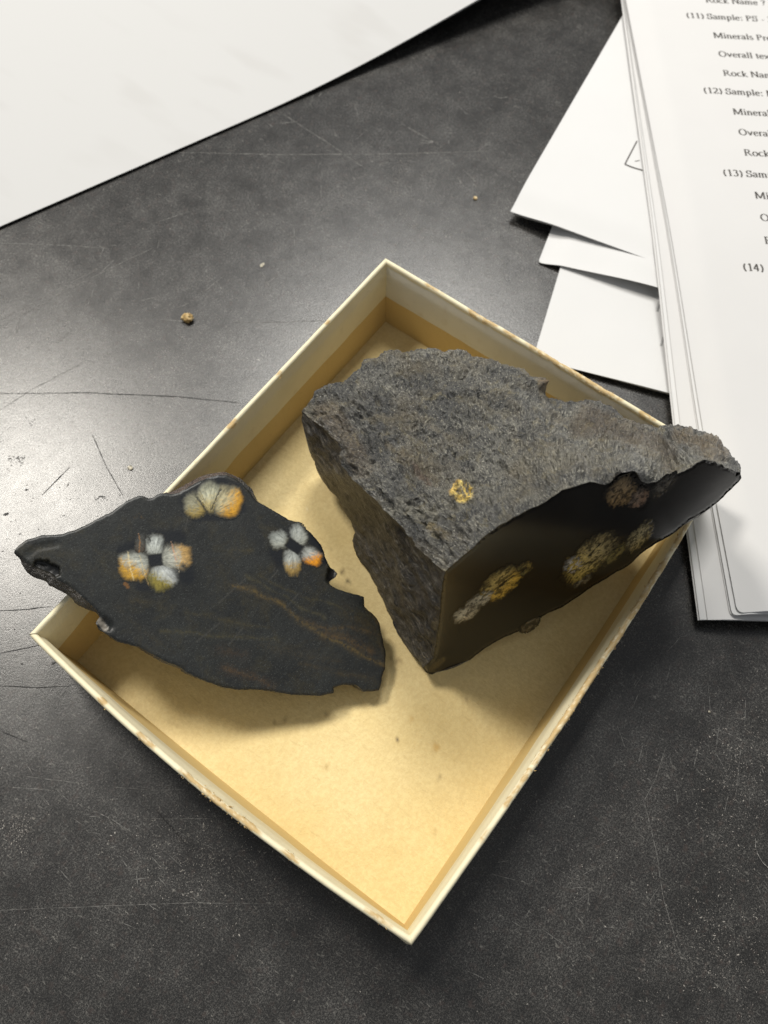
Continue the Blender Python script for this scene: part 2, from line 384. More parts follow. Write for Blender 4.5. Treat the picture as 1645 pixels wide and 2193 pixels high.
    for cx, cy, sx, sy, n in ((40, 1775, 20, 26, 420), (1590, 1650, 60, 110, 900), (1540, 2020, 70, 70, 700), (450, 1850, 110, 80, 800), (400, 1800, 60, 50, 300), (240, 1815, 30, 14, 40), (1060, 200, 130, 40, 140), (150, 700, 150, 60, 200),
                              (420, 400, 160, 60, 200), (900, 420, 90, 60, 160), (1250, 1800, 160, 120, 260), (300, 1650, 140, 80, 200), (110, 1000, 110, 130, 160)):
        spots.append((rng.normal(cx, sx, n), rng.normal(cy, sy, n), 1.0))
    a = rng.uniform(1.4, 4.7, 900); spots.append((955 + (112 + rng.normal(0, 8, 900)) * np.cos(a), 408 - (95 + rng.normal(0, 8, 900)) * np.sin(a) * -1, 0.7))
    V, F = [], []
    for xs, ys, k in spots:
        P = at(np.stack([xs, ys], 1), 0)
        for c in P:
            r = 0.00007 * math.exp(rng.normal(0, 0.38)) * k; el = rng.uniform(1, 3.0); th = rng.uniform(0, 6.28); m = 5; b0 = len(V)
            for q in range(m):
                an = q / m * 6.283; u = math.cos(an) * r * el * rng.uniform(0.7, 1.2); v = math.sin(an) * r * rng.uniform(0.7, 1.2)
                V.append((c[0] + u * math.cos(th) - v * math.sin(th), c[1] + u * math.sin(th) + v * math.cos(th), 0.00006 + rng.uniform(0, 0.00004)))
            F.append(tuple(range(b0, b0 + m)))
    o = mesh_obj('dust', V, F, mat_scratch('dust_flake', (0.23, 0.215, 0.195), 0.8), t, origin=np.zeros(3), smooth_shade=False); o['kind'] = 'stuff'
    # dark pits in the scuffed bright area
    V, F = [], []
    for cx, cy, rx, ry, n in ((45, 985, 16, 9, 30), (20, 985, 8, 4, 8), (75, 905, 14, 8, 10), (220, 1065, 12, 6, 10), (110, 1120, 120, 130, 60), (60, 1390, 60, 50, 12)):
        P = at(np.stack([rng.normal(cx, rx * 0.6, n), rng.normal(cy, ry * 0.6, n)], 1), 0)
        for c in P:
            r = 0.00013 * math.exp(rng.normal(0, 0.45)); el = rng.uniform(1, 2.4); th = rng.uniform(-0.9, -0.3); b0 = len(V)
            for q in range(7):
                an = q / 7 * 6.283; u = math.cos(an) * r * el * rng.uniform(0.7, 1.2); v = math.sin(an) * r * rng.uniform(0.7, 1.2)
                V.append((c[0] + u * math.cos(th) - v * math.sin(th), c[1] + u * math.sin(th) + v * math.cos(th), 0.00003 + rng.uniform(0, 0.00002)))
            F.append(tuple(range(b0, b0 + 7)))
    o = mesh_obj('pits', V, F, mat_scratch('dark_pit', (0.022, 0.021, 0.020), 0.6), t, origin=np.zeros(3), smooth_shade=False); o['kind'] = 'stuff'
bench()

# ------------------------------------------------------------------ the cardboard tray
BX, BY, BH, BT, BF = 0.1618148, 0.127, 0.03027, 0.0017, 0.0016
def tray():
    t = thing('cardboard_tray', 'shallow open cream cardboard tray with worn torn rim, holding the two rocks', 'tray', (-BX / 2, -BY / 2, 0))
    bows = {'AB': 0.0, 'AD': 0.0, 'BC': 0.0033, 'CD': 0.0020}
    A, B, C, D = np.array((0, 0)), np.array((-BX, 0)), np.array((-BX, -BY)), np.array((0, -BY))
    sides = {'AB': (A, B), 'BC': (B, C), 'CD': (C, D), 'AD': (D, A)}
    # base board
    nx, ny = 150, 120
    xs = np.linspace(-BX + 0.0006, -0.0006, nx); ys = np.linspace(-BY + 0.0006, -0.0006, ny)
    X, Y = np.meshgrid(xs, ys, indexing='ij'); P = np.stack([X.ravel(), Y.ravel(), 0 * X.ravel()], 1)
    P[:, 2] = BF + 0.00035 * fbm(P * 25, 3, 4) + 0.00012 * fbm(P * 500, 3, 9)
    # bulge outwards with the bowed walls
    ti = np.zeros((len(P), 4)); ti[:, :3] = (0.30, 0.20, 0.09)
    for (sx, sy, r, k, c) in ((855, 1415, 5, .5, (.25, .17, .08)), (700, 1640, 4, .5, (.35, .22, .07)), (935, 1600, 6, .55, (.48, .27, .06)), (880, 1540, 4, .5, (.46, .27, .07)), (610, 1540, 4, .6, (.3, .2, .1)), (1045, 1360, 4, .7, (.2, .14, .07)),
                              (735, 1225, 4, .8, (.06, .05, .03)), (745, 1245, 5, .8, (.06, .05, .03)), (710, 1180, 3, .7, (.05, .04, .03)), (630, 1050, 3, .5, (.2, .14, .06)), (850, 1583, 3, .8, (.05, .05, .05)), (940, 1665, 3, .7, (.16, .12, .06)), (350, 1390, 3, .7, (.15, .1, .05)), (590, 1545, 3, .5, (.3, .2, .1)), (700, 1530, 4, .5, (.3, .2, .1)), (1160, 1700, 3, .6, (.2, .14, .07)), (1000, 1500, 3, .5, (.3, .2, .1)), (930, 1780, 4, .4, (.4, .27, .1)), (840, 1410, 3, .6, (.2, .14, .07)), (848, 1418, 3, .5, (.2, .14, .07)), (560, 1470, 4, .4, (.35, .24, .1)), (620, 1120, 4, .6, (.88, .78, .5)), (690, 1240, 4, .6, (.88, .78, .5)), (655, 1090, 3, .6, (.88, .78, .5)), (1080, 1080, 3, .5, (.2, .1, .05))):
        q = at1(sx, sy, BF); d = np.hypot(P[:, 0] - q[0], P[:, 1] - q[1]) / (r / 8000 * 1.6); a = k * smooth(1.3, 0.5, d)
        sel = a > ti[:, 3]; ti[sel, :3] = c; ti[sel, 3] = a[sel]
    mesh_obj('base', P, grid_faces(nx, ny), MB, t, tint=ti)
    # worn places on the rim: photo pixel, radius (m), strength
    worn = {'AB': [(487, 905, .0022, 1), (590, 795, .001, .5), (700, 690, .0012, .45), (420, 985, .0012, .35), (300, 1110, .001, .3)],
            'AD': [(1025, 662, .0022, .9), (1050, 682, .003, .8), (1100, 712, .003, .5), (1165, 750, .004, .8), (1200, 770, .005, .9), (1235, 790, .004, .75), (1290, 825, .0055, 1.2), (1310, 838, .004, 1), (1390, 885, .003, .6), (935, 612, .004, .35), (1150, 740, .004, .6)],
            'BC': [(210, 1510, .002, .5), (300, 1592, .0028, .75), (395, 1672, .0028, .6), (462, 1718, .0065, 1), (485, 1735, .005, .9), (525, 1768, .0032, 1), (620, 1835, .003, .4), (800, 1980, .004, .35)],
            'CD': [(1460, 1150, .005, .8), (1420, 1220, .006, .95), (1370, 1300, .007, 1), (1320, 1380, .007, 1), (1280, 1440, .007, 1), (1235, 1510, .008, 1.05), (1190, 1585, .006, .95), (1150, 1640, .005, .8), (1100, 1705, .003, .6), (1040, 1790, .002, .3)]}
    for nm, (a, b) in sides.items():
        L = np.linalg.norm(b - a); u = (b - a) / L; nin = np.array((u[1], -u[0]))
        if nin @ (np.array((-BX / 2, -BY / 2)) - a) < 0: nin = -nin
        bow = bows[nm]
        ns = int(L / 0.0005); s = np.linspace(0, L, ns)
        # profile (distance inward from the outer face, height, tag)
        prof = [(0.0, 0.0)] + [(0.0, z) for z in np.linspace(0.004, BH - 0.0011, 10)]
        rt = BT / 2
        prof += [(rt - rt * math.cos(k), BH - 0.0011 + 0.0011 * math.sin(k)) for k in np.linspace(0.25, math.pi - 0.25, 9)]
        split = BH * 0.50
        prof += [(BT, z) for z in np.linspace(BH - 0.0011, 0.0012, 14)]
        prof = np.array(prof); npf = len(prof)
        S, Q = np.repeat(s, npf), np.tile(prof, (ns, 1))
        def bowed(S, z): return bow * np.sin(np.pi * np.clip(S / L, 0, 1)) ** 0.85 * (0.12 + 0.88 * z / BH)
        w0 = np.zeros(ns)
        for (px, py, r, k) in worn[nm]:
            q = at1(px, py, BH)[:2]; sc = (q - a) @ u
            w0 = np.maximum(w0, k * np.exp(-((s - sc) / r) ** 2))
        wn = fbm(np.stack([s * 420, s * 0 + 5 * len(nm), s * 0 + ord(nm[0]) + ord(nm[1])], 1), 4, 21, 0.65)
        wear = np.clip(w0 * (0.75 + 1.1 * wn), 0, 1.2)
        top = smooth(BH - 0.0022, BH - 0.0004, Q[:, 1])
        Wr = np.repeat(wear, npf)
        n3 = fbm(np.stack([S * 900, Q[:, 0] * 2200, Q[:, 1] * 2200], 1), 4, 31, 0.6)
        rag0 = fbm(np.stack([S * 260, np.sign(Q[:, 0] - BT / 2), S * 0 + 3], 1), 4, 51, 0.65)
        inw = Q[:, 0] - bowed(S, Q[:, 1]) + 0.00010 * fbm(np.stack([S * 60, Q[:, 1] * 60, Q[:, 0] * 100], 1), 3, 8)
        side = np.sign(Q[:, 0] - BT / 2)
        inw += side * top * np.clip(Wr, 0, 1) * 0.00024 * (rag0 * 1.6 + n3 * 0.4) + top * n3 * 0.00006
        z = Q[:, 1] + top * (0.00022 * fbm(np.stack([S * 55, S * 0, S * 0 + 2], 1), 3, 12) - 0.00032 * np.clip(Wr, 0, 1) * (0.55 + 0.7 * n3) + 0.00006 * n3)
        # mitre the ends so that walls butt
        S2 = np.clip(S, np.minimum(Q[:, 0], BT), L - np.minimum(Q[:, 0], BT))
        XY = a + S2[:, None] * u + inw[:, None] * nin
        P = np.c_[XY, z]
        rag = fbm(np.stack([S * 260, side, S * 0 + 3], 1), 4, 51, 0.65); hw = BT * (0.18 + 0.48 * np.clip(Wr, 0, 1.1) * (1 + 0.7 * rag)); wmask = smooth(0.05, 0.3, Wr) * smooth(1.12, 0.92, np.abs(Q[:, 0] - BT * 0.55) / hw) * smooth(BH - 0.0016, BH - 0.0006, Q[:, 1])
        edge = 0.55 * smooth(BH - 0.0014, BH - 0.0003, Q[:, 1]) * (0.5 + 0.5 * fbm(np.stack([S * 200, S * 0, Q[:, 0] * 300], 1), 3, 77))
        light = np.array((0.80, 0.74, 0.54)); tan = np.array((0.50, 0.36, 0.17))
        fibre = tan + (light - tan) * 0.75 * smooth(-0.1, 0.6, fbm(np.stack([S * 900, Q[:, 0] * 2600, Q[:, 1] * 1500], 1), 3, 41))[:, None]
        ti = np.zeros((len(P), 4)); ti[:, :3] = np.where((wmask > 0.12)[:, None], fibre, light); ti[:, 3] = np.maximum(wmask, edge * (wmask <= 0.12))
        wall = mesh_obj('wall', P, [f[::-1] for f in grid_faces(ns, npf)], MW, t, tint=ti, sharp=60)
        # inner kraft lining (lower) and folded over wrap paper strip (upper), both thin sheets proud of the wall
        def sheet(name, zlo, zhi, off, mat, nz, ph, wav, ragged):
            zz = np.linspace(0, 1, nz); Sg = np.repeat(np.linspace(BT - 0.0002, L - BT + 0.0002, ns), nz); f = np.tile(zz, ns)
            lo = zlo + ragged * fbm(np.stack([Sg * 35, Sg * 0, Sg * 0 + ph], 1), 3, 3); hi = zhi
            zc = lo + (hi - lo) * f
            tf = smooth(BH - 0.005, BH - 0.0008, zc); i = BT + (0.0014 * np.clip(1 - zc / (BH * 0.62), 0, 1) if name == 'kraft_lining' else 0) + off * (1 - 1.25 * tf) - bowed(Sg, zc) + (1 - tf) * wav * fbm(np.stack([Sg * 40, zc * 60, Sg * 0 + ph], 1), 3, 7)
            P = np.c_[a + Sg[:, None] * u + i[:, None] * nin, zc]
            V = np.vstack([P, np.c_[P[:, :2] - 0.00022 * nin, P[:, 2]]]); n = len(P)
            Fr = grid_faces(ns, nz); Fb = [tuple(k + n for k in q[::-1]) for q in Fr]
            Fe = [(k * nz, (k + 1) * nz, (k + 1) * nz + n, k * nz + n) for k in range(ns - 1)]
            return mesh_obj(name, V, Fr + Fb + Fe, mat, t, sharp=50, tint=np.zeros((len(V), 4)))
        sheet('kraft_lining', BF - 0.0002, BH * 0.56, 0.00040, MK, 8, 1.0 + len(nm), 0.00010, 0.0)
        sheet('paper_strip', BH * 0.47, BH - 0.0006, 0.00070, MWG if nm in ('AD',) else MW, 10, 9.0 + ord(nm[1]), 0.00016, 0.0011)  # AD strip takes the copy greyed for its dim light
        # loose torn fibres standing on the worn rim
        V, F = [], []
        pr = np.clip(w0, 0, 1) ** 1.5; pr = pr / pr.sum()
        for k in range({'AB': 70, 'AD': 260, 'BC': 170, 'CD': 380}[nm]):
            sc = s[rng.choice(ns, p=pr)]; iw = rng.uniform(-0.0002, BT + 0.0002) - bow * math.sin(math.pi * sc / L) ** 0.85
            c = np.r_[a + sc * u + iw * nin, BH - rng.uniform(0.0003, 0.0011)]
            r = 0.00009 * math.exp(rng.normal(0, 0.45)); ax = np.r_[u, 0] * rng.normal(1, 0.6) + np.r_[nin, 0] * rng.normal(0, 0.7) + np.array((0, 0, rng.uniform(-0.2, 0.7)))
            ax /= np.linalg.norm(ax); sd = np.cross(ax, rng.normal(0, 1, 3)); sd /= np.linalg.norm(sd); up = np.cross(ax, sd)
            ln = r * rng.uniform(1.5, 5); b0 = len(V)
            V += [c - ax * ln * 0.5, c + sd * r, c + up * r * 0.7, c - sd * r * 0.8, c - up * r * 0.5, c + ax * ln * 0.6]
            F += [(b0, b0 + 1, b0 + 2), (b0, b0 + 2, b0 + 3), (b0, b0 + 3, b0 + 4), (b0, b0 + 4, b0 + 1), (b0 + 5, b0 + 2, b0 + 1), (b0 + 5, b0 + 3, b0 + 2), (b0 + 5, b0 + 4, b0 + 3), (b0 + 5, b0 + 1, b0 + 4)]
        o = mesh_obj('torn_fibre', V, F, MF, t, smooth_shade=False); o['kind'] = 'stuff'
tray()

# ------------------------------------------------------------------ crystals set into a cut face
def crystal(parent, mat, P0, nrm, center, rx, ry, ang, cw, gold, gdir, gamt, seed, strength=1.0, fib=0.25, power=2.5, edge=0.66, step=1.25, name='crystal', dark=None, lift=0.00005, streak=0.0, veins=(), patchy=0.0, heart=None, square=None):
    cx, cy = center; R = max(rx, ry) * 1.45
    g = np.arange(-R, R + step, step); n = len(g)
    X, Y = np.meshgrid(g, g, indexing='ij'); px = np.stack([X.ravel() + cx, Y.ravel() + cy], 1)
    ca, sa = math.cos(ang), math.sin(ang); dx, dy = px[:, 0] - cx, px[:, 1] - cy
    u, v = (dx * ca + dy * sa) / rx, (-dx * sa + dy * ca) / ry
    z0 = np.zeros(len(px)) + seed * 3.7
    q1 = np.stack([dx * 0.055, dy * 0.055, z0], 1)
    u = u + 0.16 * fbm(q1, 2, seed); v = v + 0.16 * fbm(q1 + 9, 2, seed + 3)
    d = (np.abs(u) ** power + np.abs(v) ** power) ** (1 / power)
    th = np.arctan2(v, u)
    rad = fbm(np.stack([np.cos(th) * 7, np.sin(th) * 7, z0 + d * 0.6], 1), 3, seed + 5, 0.6)
    # fibre direction follows the long axis
    fb = fbm(np.stack([u * 2.0, v * 9.0, z0], 1), 3, seed + 11, 0.65); fi = fbm(np.stack([dx * 0.28, dy * 0.28, z0], 1), 3, seed + 8, 0.6)
    mk = smooth(1.18, edge, d + fib * (0.34 * rad + 0.45 * fi + 0.30 * fb)) * strength
    mk = np.clip(mk * (0.95 + 0.22 * fb * (streak + 0.3) + 0.12 * fi), 0, 1)
    hx, hy = heart if heart is not None else center
    an = np.arctan2(px[:, 1] - hy, px[:, 0] - hx); rr = np.hypot(px[:, 0] - hx, px[:, 1] - hy)
    fr = fbm(np.stack([np.cos(an) * 15, np.sin(an) * 15, rr * 0.07 + seed], 1), 3, seed + 31, 0.7)
    mk = np.clip(mk * (1 + 0.30 * np.minimum(fr, 0.1)) , 0, 1)
    if square is not None:                    # the dark square in the middle of a flower
        qx, qy, qu, qv, qa = square; ex, ey = px[:, 0] - qx, px[:, 1] - qy
        qd = np.maximum(np.abs(ex * math.cos(qa) + ey * math.sin(qa)) / qu, np.abs(-ex * math.sin(qa) + ey * math.cos(qa)) / qv)
        mk = mk * smooth(0.88, 1.16, qd + 0.10 * fi)
    if patchy: mk = mk * (1 - patchy * smooth(0.12, -0.22, fbm(np.stack([(dx * ca + dy * sa) * 0.10, (-dx * sa + dy * ca) * 0.26, z0 + 5], 1), 4, seed + 21, 0.65)))
    gm = smooth(-0.02, 0.65, (u * gdir[0] + v * gdir[1]) * 0.62 + 0.25 + 0.35 * fi) * gamt
    c = np.array(cw)[None] * (0.90 + 0.20 * fi + 0.42 * fr)[:, None]
    c = c * (0.50 + 0.55 * smooth(1.05, 0.25, d))[:, None]; c = c * (1 - gm[:, None]) + np.array(gold)[None] * gm[:, None] * (0.9 + 0.25 * fi + 0.4 * fr)[:, None]
    for (vl, vw, vc) in veins:
        k = 0.75 * smooth(vw, 0.0, segdist(px + np.stack([fi, fb], 1) * 3.0, vl) + 0.9 * np.abs(fi)); c = c * (1 - k[:, None]) + np.array(vc)[None] * k[:, None]; mk = np.maximum(mk, k * 0.8)
    if dark is not None:
        for (dl, dw) in dark:
            mk = mk * (1 - 0.93 * smooth(dw, 0.0, segdist(px + np.stack([fi, fb], 1) * 3.5, dl) + 1.2 * fi))
    P = onplane(px, P0, nrm) + nrm * (lift + 0.00009 * np.clip(mk, 0, 1)[:, None] * (1 + 0.3 * fi[:, None]))
    ok = mk > 0.004
    F = [f for f in grid_faces(n, n) if ok[list(f)].any()]
    use = np.unique(np.array(F).ravel()); rm = -np.ones(n * n, int); rm[use] = np.arange(len(use))
    F = [tuple(rm[k] for k in f) for f in F]
    return mesh_obj(name, P[use], [f[::-1] for f in F], mat, parent, tint=np.c_[np.clip(c, 0.004, 0.9), mk][use])

# ------------------------------------------------------------------ sawn slice of rock leaning on the tray's rim
SK = 0.40
SN = np.array((0.0, -SK, 1.0)); SN /= np.linalg.norm(SN)
SP = np.array((-0.10, 0.0, 0.0395))
def rock_slice():
    base = at1(600, 1300, 0.004)
    t = thing('rock_slice', 'thin dark sawn rock slice with white and gold flower crystals, leaning over the tray rim', 'rock', base)
    out = [(30, 1181), (37, 1171), (55, 1156), (90, 1146), (130, 1144), (164, 1134), (199, 1116), (239, 1096), (269, 1074), (285, 1066), (299, 1061), (310, 1063), (319, 1067), (327, 1066), (336, 1059), (344, 1056),
           (369, 1058), (385, 1054), (402, 1044), (420, 1034), (445, 1023), (465, 1018), (485, 1017), (503, 1024), (518, 1034), (534, 1052), (552, 1074), (578, 1088), (598, 1100), (618, 1112), (636, 1118), (653, 1130), (668, 1142), (678, 1154), (688, 1167), (693, 1176),
           (698, 1194), (704, 1208), (709, 1213), (720, 1218), (725, 1228), (722, 1234), (714, 1240), (708, 1246), (709, 1253), (724, 1261), (738, 1266), (760, 1272), (780, 1278), (781, 1298), (789, 1307), (798, 1313), (806, 1322), (813, 1334), (816, 1350), (821, 1371),
           (827, 1402), (825, 1432), (819, 1450), (816, 1468), (812, 1479), (795, 1481), (779, 1481), (770, 1472), (762, 1466), (750, 1468), (738, 1466), (722, 1470), (715, 1474), (715, 1484), (700, 1487), (688, 1490), (648, 1489), (625, 1488), (608, 1485), (587, 1480),
           (547, 1477), (506, 1477), (473, 1470), (445, 1460), (425, 1452), (408, 1444), (400, 1440), (392, 1432), (375, 1424), (355, 1417), (335, 1405), (318, 1397), (300, 1386), (282, 1381), (253, 1374), (237, 1363), (222, 1352), (210, 1343), (205, 1333), (214, 1320), (209, 1308),
           (190, 1290), (164, 1266), (140, 1250), (122, 1240), (108, 1228), (92, 1222), (78, 1216), (58, 1204), (44, 1192)]
    out = resample(out, 2.6); out = roughen(out, 1.1, 0.12, 5, True)
    V2, F = fill(out, 2.6); n = len(out)
    P = onplane(V2, SP, SN)
    dE = segdist(V2, np.vstack([out, out[:1]]))
    # gentle saw waviness, chamfer at the very edge, the broken pit near the left tip
    h = 0.00012 * fbm(P * 60, 2, 2) - 0.00030 * smooth(4, 0, dE) * (1 + 0.6 * fbm(P * 500, 2, 3))
    pj = np.round(fbm(P * 260, 3, 66) * 4) * 3.0 + fbm(P * 900, 2, 67) * 3; pit = smooth(17, 12, segdist(V2, [(88, 1214), (112, 1220)]) + pj) * smooth(0, 7, dE + 3)
    h -= 0.0016 * pit * (1 + 0.5 * fbm(P * 350, 3, 6))
    lip = smooth(26, 6, segdist(V2, [(50, 1166), (85, 1156), (130, 1152)])); h += 0.00012 * lip * smooth(0, 20, dE) * fbm(P * 300, 3, 9) - 0.00012 * smooth(12, 3, segdist(V2, [(60, 1188), (80, 1172), (120, 1165)]))
    notch = smooth(16, 4, segdist(V2, [(716, 1222), (712, 1240)])); h -= 0.002 * notch
    gr = smooth(22, 5, segdist(V2, [(212, 1330), (226, 1342)])); h -= 0.0012 * gr * (1 + fbm(P * 500, 3, 6))
    P = P + SN * h[:, None]
    # veins and rusty clouds, pits
    ti = np.zeros((len(P), 4)); nz = fbm(np.c_[V2 * 0.045, V2[:, :1] * 0], 4, 14); nf = fbm(np.c_[V2 * 0.35, V2[:, :1] * 0], 3, 15)
    warp = np.stack([fbm(np.c_[V2 * 0.02, V2[:, :1] * 0], 3, 61), fbm(np.c_[V2 * 0.02, V2[:, :1] * 0 + 7], 3, 62)], 1) * 9
    def vein(line, w, k, c):   # mineral band
        d = segdist(V2 + warp, line) * (1 - 0.3 * nz)
        a = k * (0.55 * np.exp(-(d / w) ** 2) + 0.45 * np.exp(-(d / (w * 0.35)) ** 2)) * np.clip(0.75 + 1.3 * nf + 0.5 * nz, 0, 1.2)
        a = a * 0.78; s = a > ti[:, 3]; ti[s, :3] = np.array(c) * 0.82; ti[s, 3] = a[s]
    vein([(500, 1253), (545, 1262), (590, 1290), (640, 1325), (690, 1352), (735, 1385), (790, 1410), (822, 1425)], 7, 0.8, (0.125, 0.085, 0.026))
    vein([(660, 1330), (700, 1342), (760, 1350), (815, 1362)], 7, 0.5, (0.12, 0.075, 0.025))
    vein([(700, 1355), (745, 1375), (790, 1392)], 14, 0.6, (0.11, 0.066, 0.022))
    vein([(530, 1232), (600, 1272), (660, 1305), (700, 1325)], 5, 0.40, (0.10, 0.085, 0.035))
    vein([(560, 1385), (640, 1400), (720, 1420)], 16, 0.3, (0.06, 0.045, 0.02)); vein([(740, 1310), (800, 1350), (820, 1400)], 22, 0.42, (0.07, 0.05, 0.018)); vein([(250, 1300), (300, 1350), (360, 1390)], 12, 0.28, (0.06, 0.048, 0.022)); vein([(480, 1430), (540, 1450), (575, 1468)], 11, 0.55, (0.095, 0.055, 0.022)); vein([(340, 1350), (460, 1362), (600, 1372)], 6, 0.5, (0.085, 0.072, 0.03)); vein([(560, 1235), (640, 1268), (720, 1300), (790, 1322)], 5, 0.5, (0.075, 0.062, 0.024)); vein([(400, 1310), (500, 1335), (580, 1345)], 5, 0.4, (0.075, 0.062, 0.026)); vein([(640, 1420), (720, 1440), (800, 1452)], 8, 0.4, (0.07, 0.05, 0.02))
    vein([(470, 1390), (520, 1405)], 14, 0.30, (0.085, 0.05, 0.025)); vein([(290, 1108), (300, 1100), (306, 1106)], 3, 0.5, (0.14, 0.09, 0.03)); vein([(280, 1285), (320, 1290)], 9, 0.35, (0.10, 0.075, 0.03))
    vein([(560, 1180), (690, 1235)], 30, 0.10, (0.03, 0.03, 0.03)); vein([(500, 1180), (540, 1180)], 6, 0.3, (0.11, 0.085, 0.03)); vein([(790, 1300), (808, 1335)], 8, 0.5, (0.13, 0.085, 0.025))
    def spot(line, w, k, c):
        d = segdist(V2 + warp * 0.25, line); a = k * smooth(w, w * 0.35, d + 2.2 * nf); s = a > ti[:, 3]; ti[s, :3] = c; ti[s, 3] = a[s]
    for l, w in (([(325, 1195), (345, 1205)], 26), ([(330, 1150), (385, 1150)], 16), ([(300, 1255), (350, 1258)], 12), ([(395, 1200), (400, 1235)], 20), ([(262, 1180), (300, 1165)], 14), ([(615, 1165), (650, 1180)], 24), ([(590, 1180), (600, 1200)], 18), ([(668, 1140), (688, 1200)], 14),
                 ([(395, 1070), (425, 1055), (470, 1030), (505, 1045)], 14), ([(420, 1110), (500, 1105)], 10), ([(510, 1060), (520, 1090)], 10)):
        spot(l, w * 1.3, 0.92, (0.0042, 0.006, 0.009))
    spot([(213, 1328), (226, 1345)], 9, 0.8, (0.20, 0.18, 0.15)); spot([(268, 1250), (273, 1256)], 6, 0.6, (0.20, 0.09, 0.02))
    spot([(716, 1222), (714, 1238)], 9, 0.95, (0.006, 0.005, 0.005)); ti[:, 3] = np.maximum(ti[:, 3], 0); pm = pit > 0.4; ti[pm, :3] = (0.010, 0.010, 0.011); ti[pm, 3] = 0.75
    for l in ([(525, 1239), (470, 1290)], [(595, 1222), (575, 1245)], [(470, 1335), (420, 1375)], [(520, 1345), (490, 1380)], [(640, 1270), (615, 1300)], [(404, 1105), (396, 1135)], [(70, 1190), (82, 1176)], [(595, 1205), (586, 1222)]):
        d = segdist(V2, l); a = 0.35 * np.exp(-(d / 1.6) ** 2); s = a > ti[:, 3]; ti[s, :3] = (0.12, 0.115, 0.10); ti[s, 3] = 0.6 * a[s]
    mesh_obj('sawn_face', P, F if normals(P, F)[len(P) // 2] @ SN > 0 else [f[::-1] for f in F], MS, t, tint=ti)
    # crust: sides and back. The upper edge and the left tip flare outwards below the face.
    ring0 = P[:n].copy(); cen = out.mean(0)
    g = np.roll(out, -1, 0) - np.roll(out, 1, 0); nr = np.stack([g[:, 1], -g[:, 0]], 1); nr /= np.linalg.norm(nr, axis=1)[:, None] + 1e-9
    tst = inside(out, out + nr * 1.5); nr[tst] *= -1
    for _ in range(12): nr = (np.roll(nr, 1, 0) + nr * 2 + np.roll(nr, -1, 0)) / 4
    x, y = out[:, 0], out[:, 1]
    flare = 11 * smooth(338, 372, x) * smooth(545, 500, x) * (y < 1080) + 8 * smooth(500, 530, x) * smooth(590, 545, x) * (y < 1100) + 17 * smooth(36, 62, x) * smooth(212, 185, x) * (y > 1195)
    flare = flare + 4 * (y > 1395) * smooth(470, 330, x)
    flare = np.convolve(np.r_[flare[-8:], flare, flare[:8]], np.ones(17) / 17, 'valid')
    thick = 0.0088 - 0.0025 * smooth(500, 800, x) + 0.001 * smooth(250, 80, x)
    rings = [ring0]; depths = (0.0007, 0.0018, 0.0032, 0.0050, 0.0068, 1.0); lat = (0.35, 0.9, 1.1, 1.0, 0.6, 0.1)
    for k, (dp, la) in enumerate(zip(depths, lat)):
        dd = np.minimum(thick, dp) if dp < 1 else thick
        q = out + nr * (flare * la)[:, None] - (nr * (0.9 * k)[None] if False else nr * (0.6 * k))
        R = onplane(q, SP, SN) - SN * dd[:, None]
        R += (fbm(R * np.array((320, 320, 900)), 4, 50 + k, 0.6) * 0.0006)[:, None] * np.c_[nr[:, 0] * 0 + 1, nr[:, 0] * 0, nr[:, 0] * 0] + (fbm(R * 420, 3, 70 + k, 0.6) * 0.0005)[:, None] * SN
        if k == 0: R = R * 0.5 + (ring0 - SN * 0.0007) * 0.5
        rings.append(R)
    V = np.vstack(rings); F2 = []
    for k in range(len(rings) - 1):
        for i in range(n):
            j = (i + 1) % n; F2.append((k * n + i, k * n + j, (k + 1) * n + j, (k + 1) * n + i))
    b0 = (len(rings) - 1) * n; V2b, Fb = fill(out, 22)
    F2 += [tuple(b0 + q for q in f) for f in Fb if max(f) < n] if False else []
    c = rings[-1].mean(0); V = np.vstack([V, c]); F2 += [(b0 + i, b0 + (i + 1) % n, len(V) - 1) for i in range(n)]
    tv = np.zeros((len(V), 4)); XX = np.tile(x, len(rings)); YY = np.tile(y, len(rings))
    br = smooth(345, 372, XX) * smooth(530, 480, XX) * (YY < 1080); br2 = (XX < 330) * (YY > 1180) * 1.0
    tv[:-1, :3] = np.where((br > 0.1)[:, None], (0.085, 0.045, 0.030), (0.030, 0.020, 0.014)); tv[:-1, 3] = np.maximum(0.7 * br, 0.75 * br2)
    fl = F2 if False else [f[::-1] for f in F2]
    nn = normals(V, [f[:3] for f in fl]); 
    if (nn[n * 3:n * 4, :2] * (V[n * 3:n * 4, :2] - c[:2])).sum() < 0: fl = F2
    mesh_obj('rough_crust', V, fl, MCR, t, tint=tv)
    def K(c, rx, ry, ang, cw, gold, gd, ga, sd, **k):
        cw = tuple(min(0.72, x * m_) for x, m_ in zip(cw, (0.88, 0.90, 0.90))); gold = (gold[0] * 1.0, gold[1] * 0.92, gold[2] * 0.7)
        return crystal(t, MS, SP, SN, c, rx * 1.0, ry * 1.0, ang, cw, gold, gd, min(1.0, ga * 1.15), sd, edge=0.74, square=((333, 1200, 15, 13, -0.12) if sd < 6 else (630, 1170, 18, 11, 0.6) if sd < 10 else None), heart=((333, 1200) if sd < 6 else (630, 1170) if sd < 10 else (450, 1100)), **k)
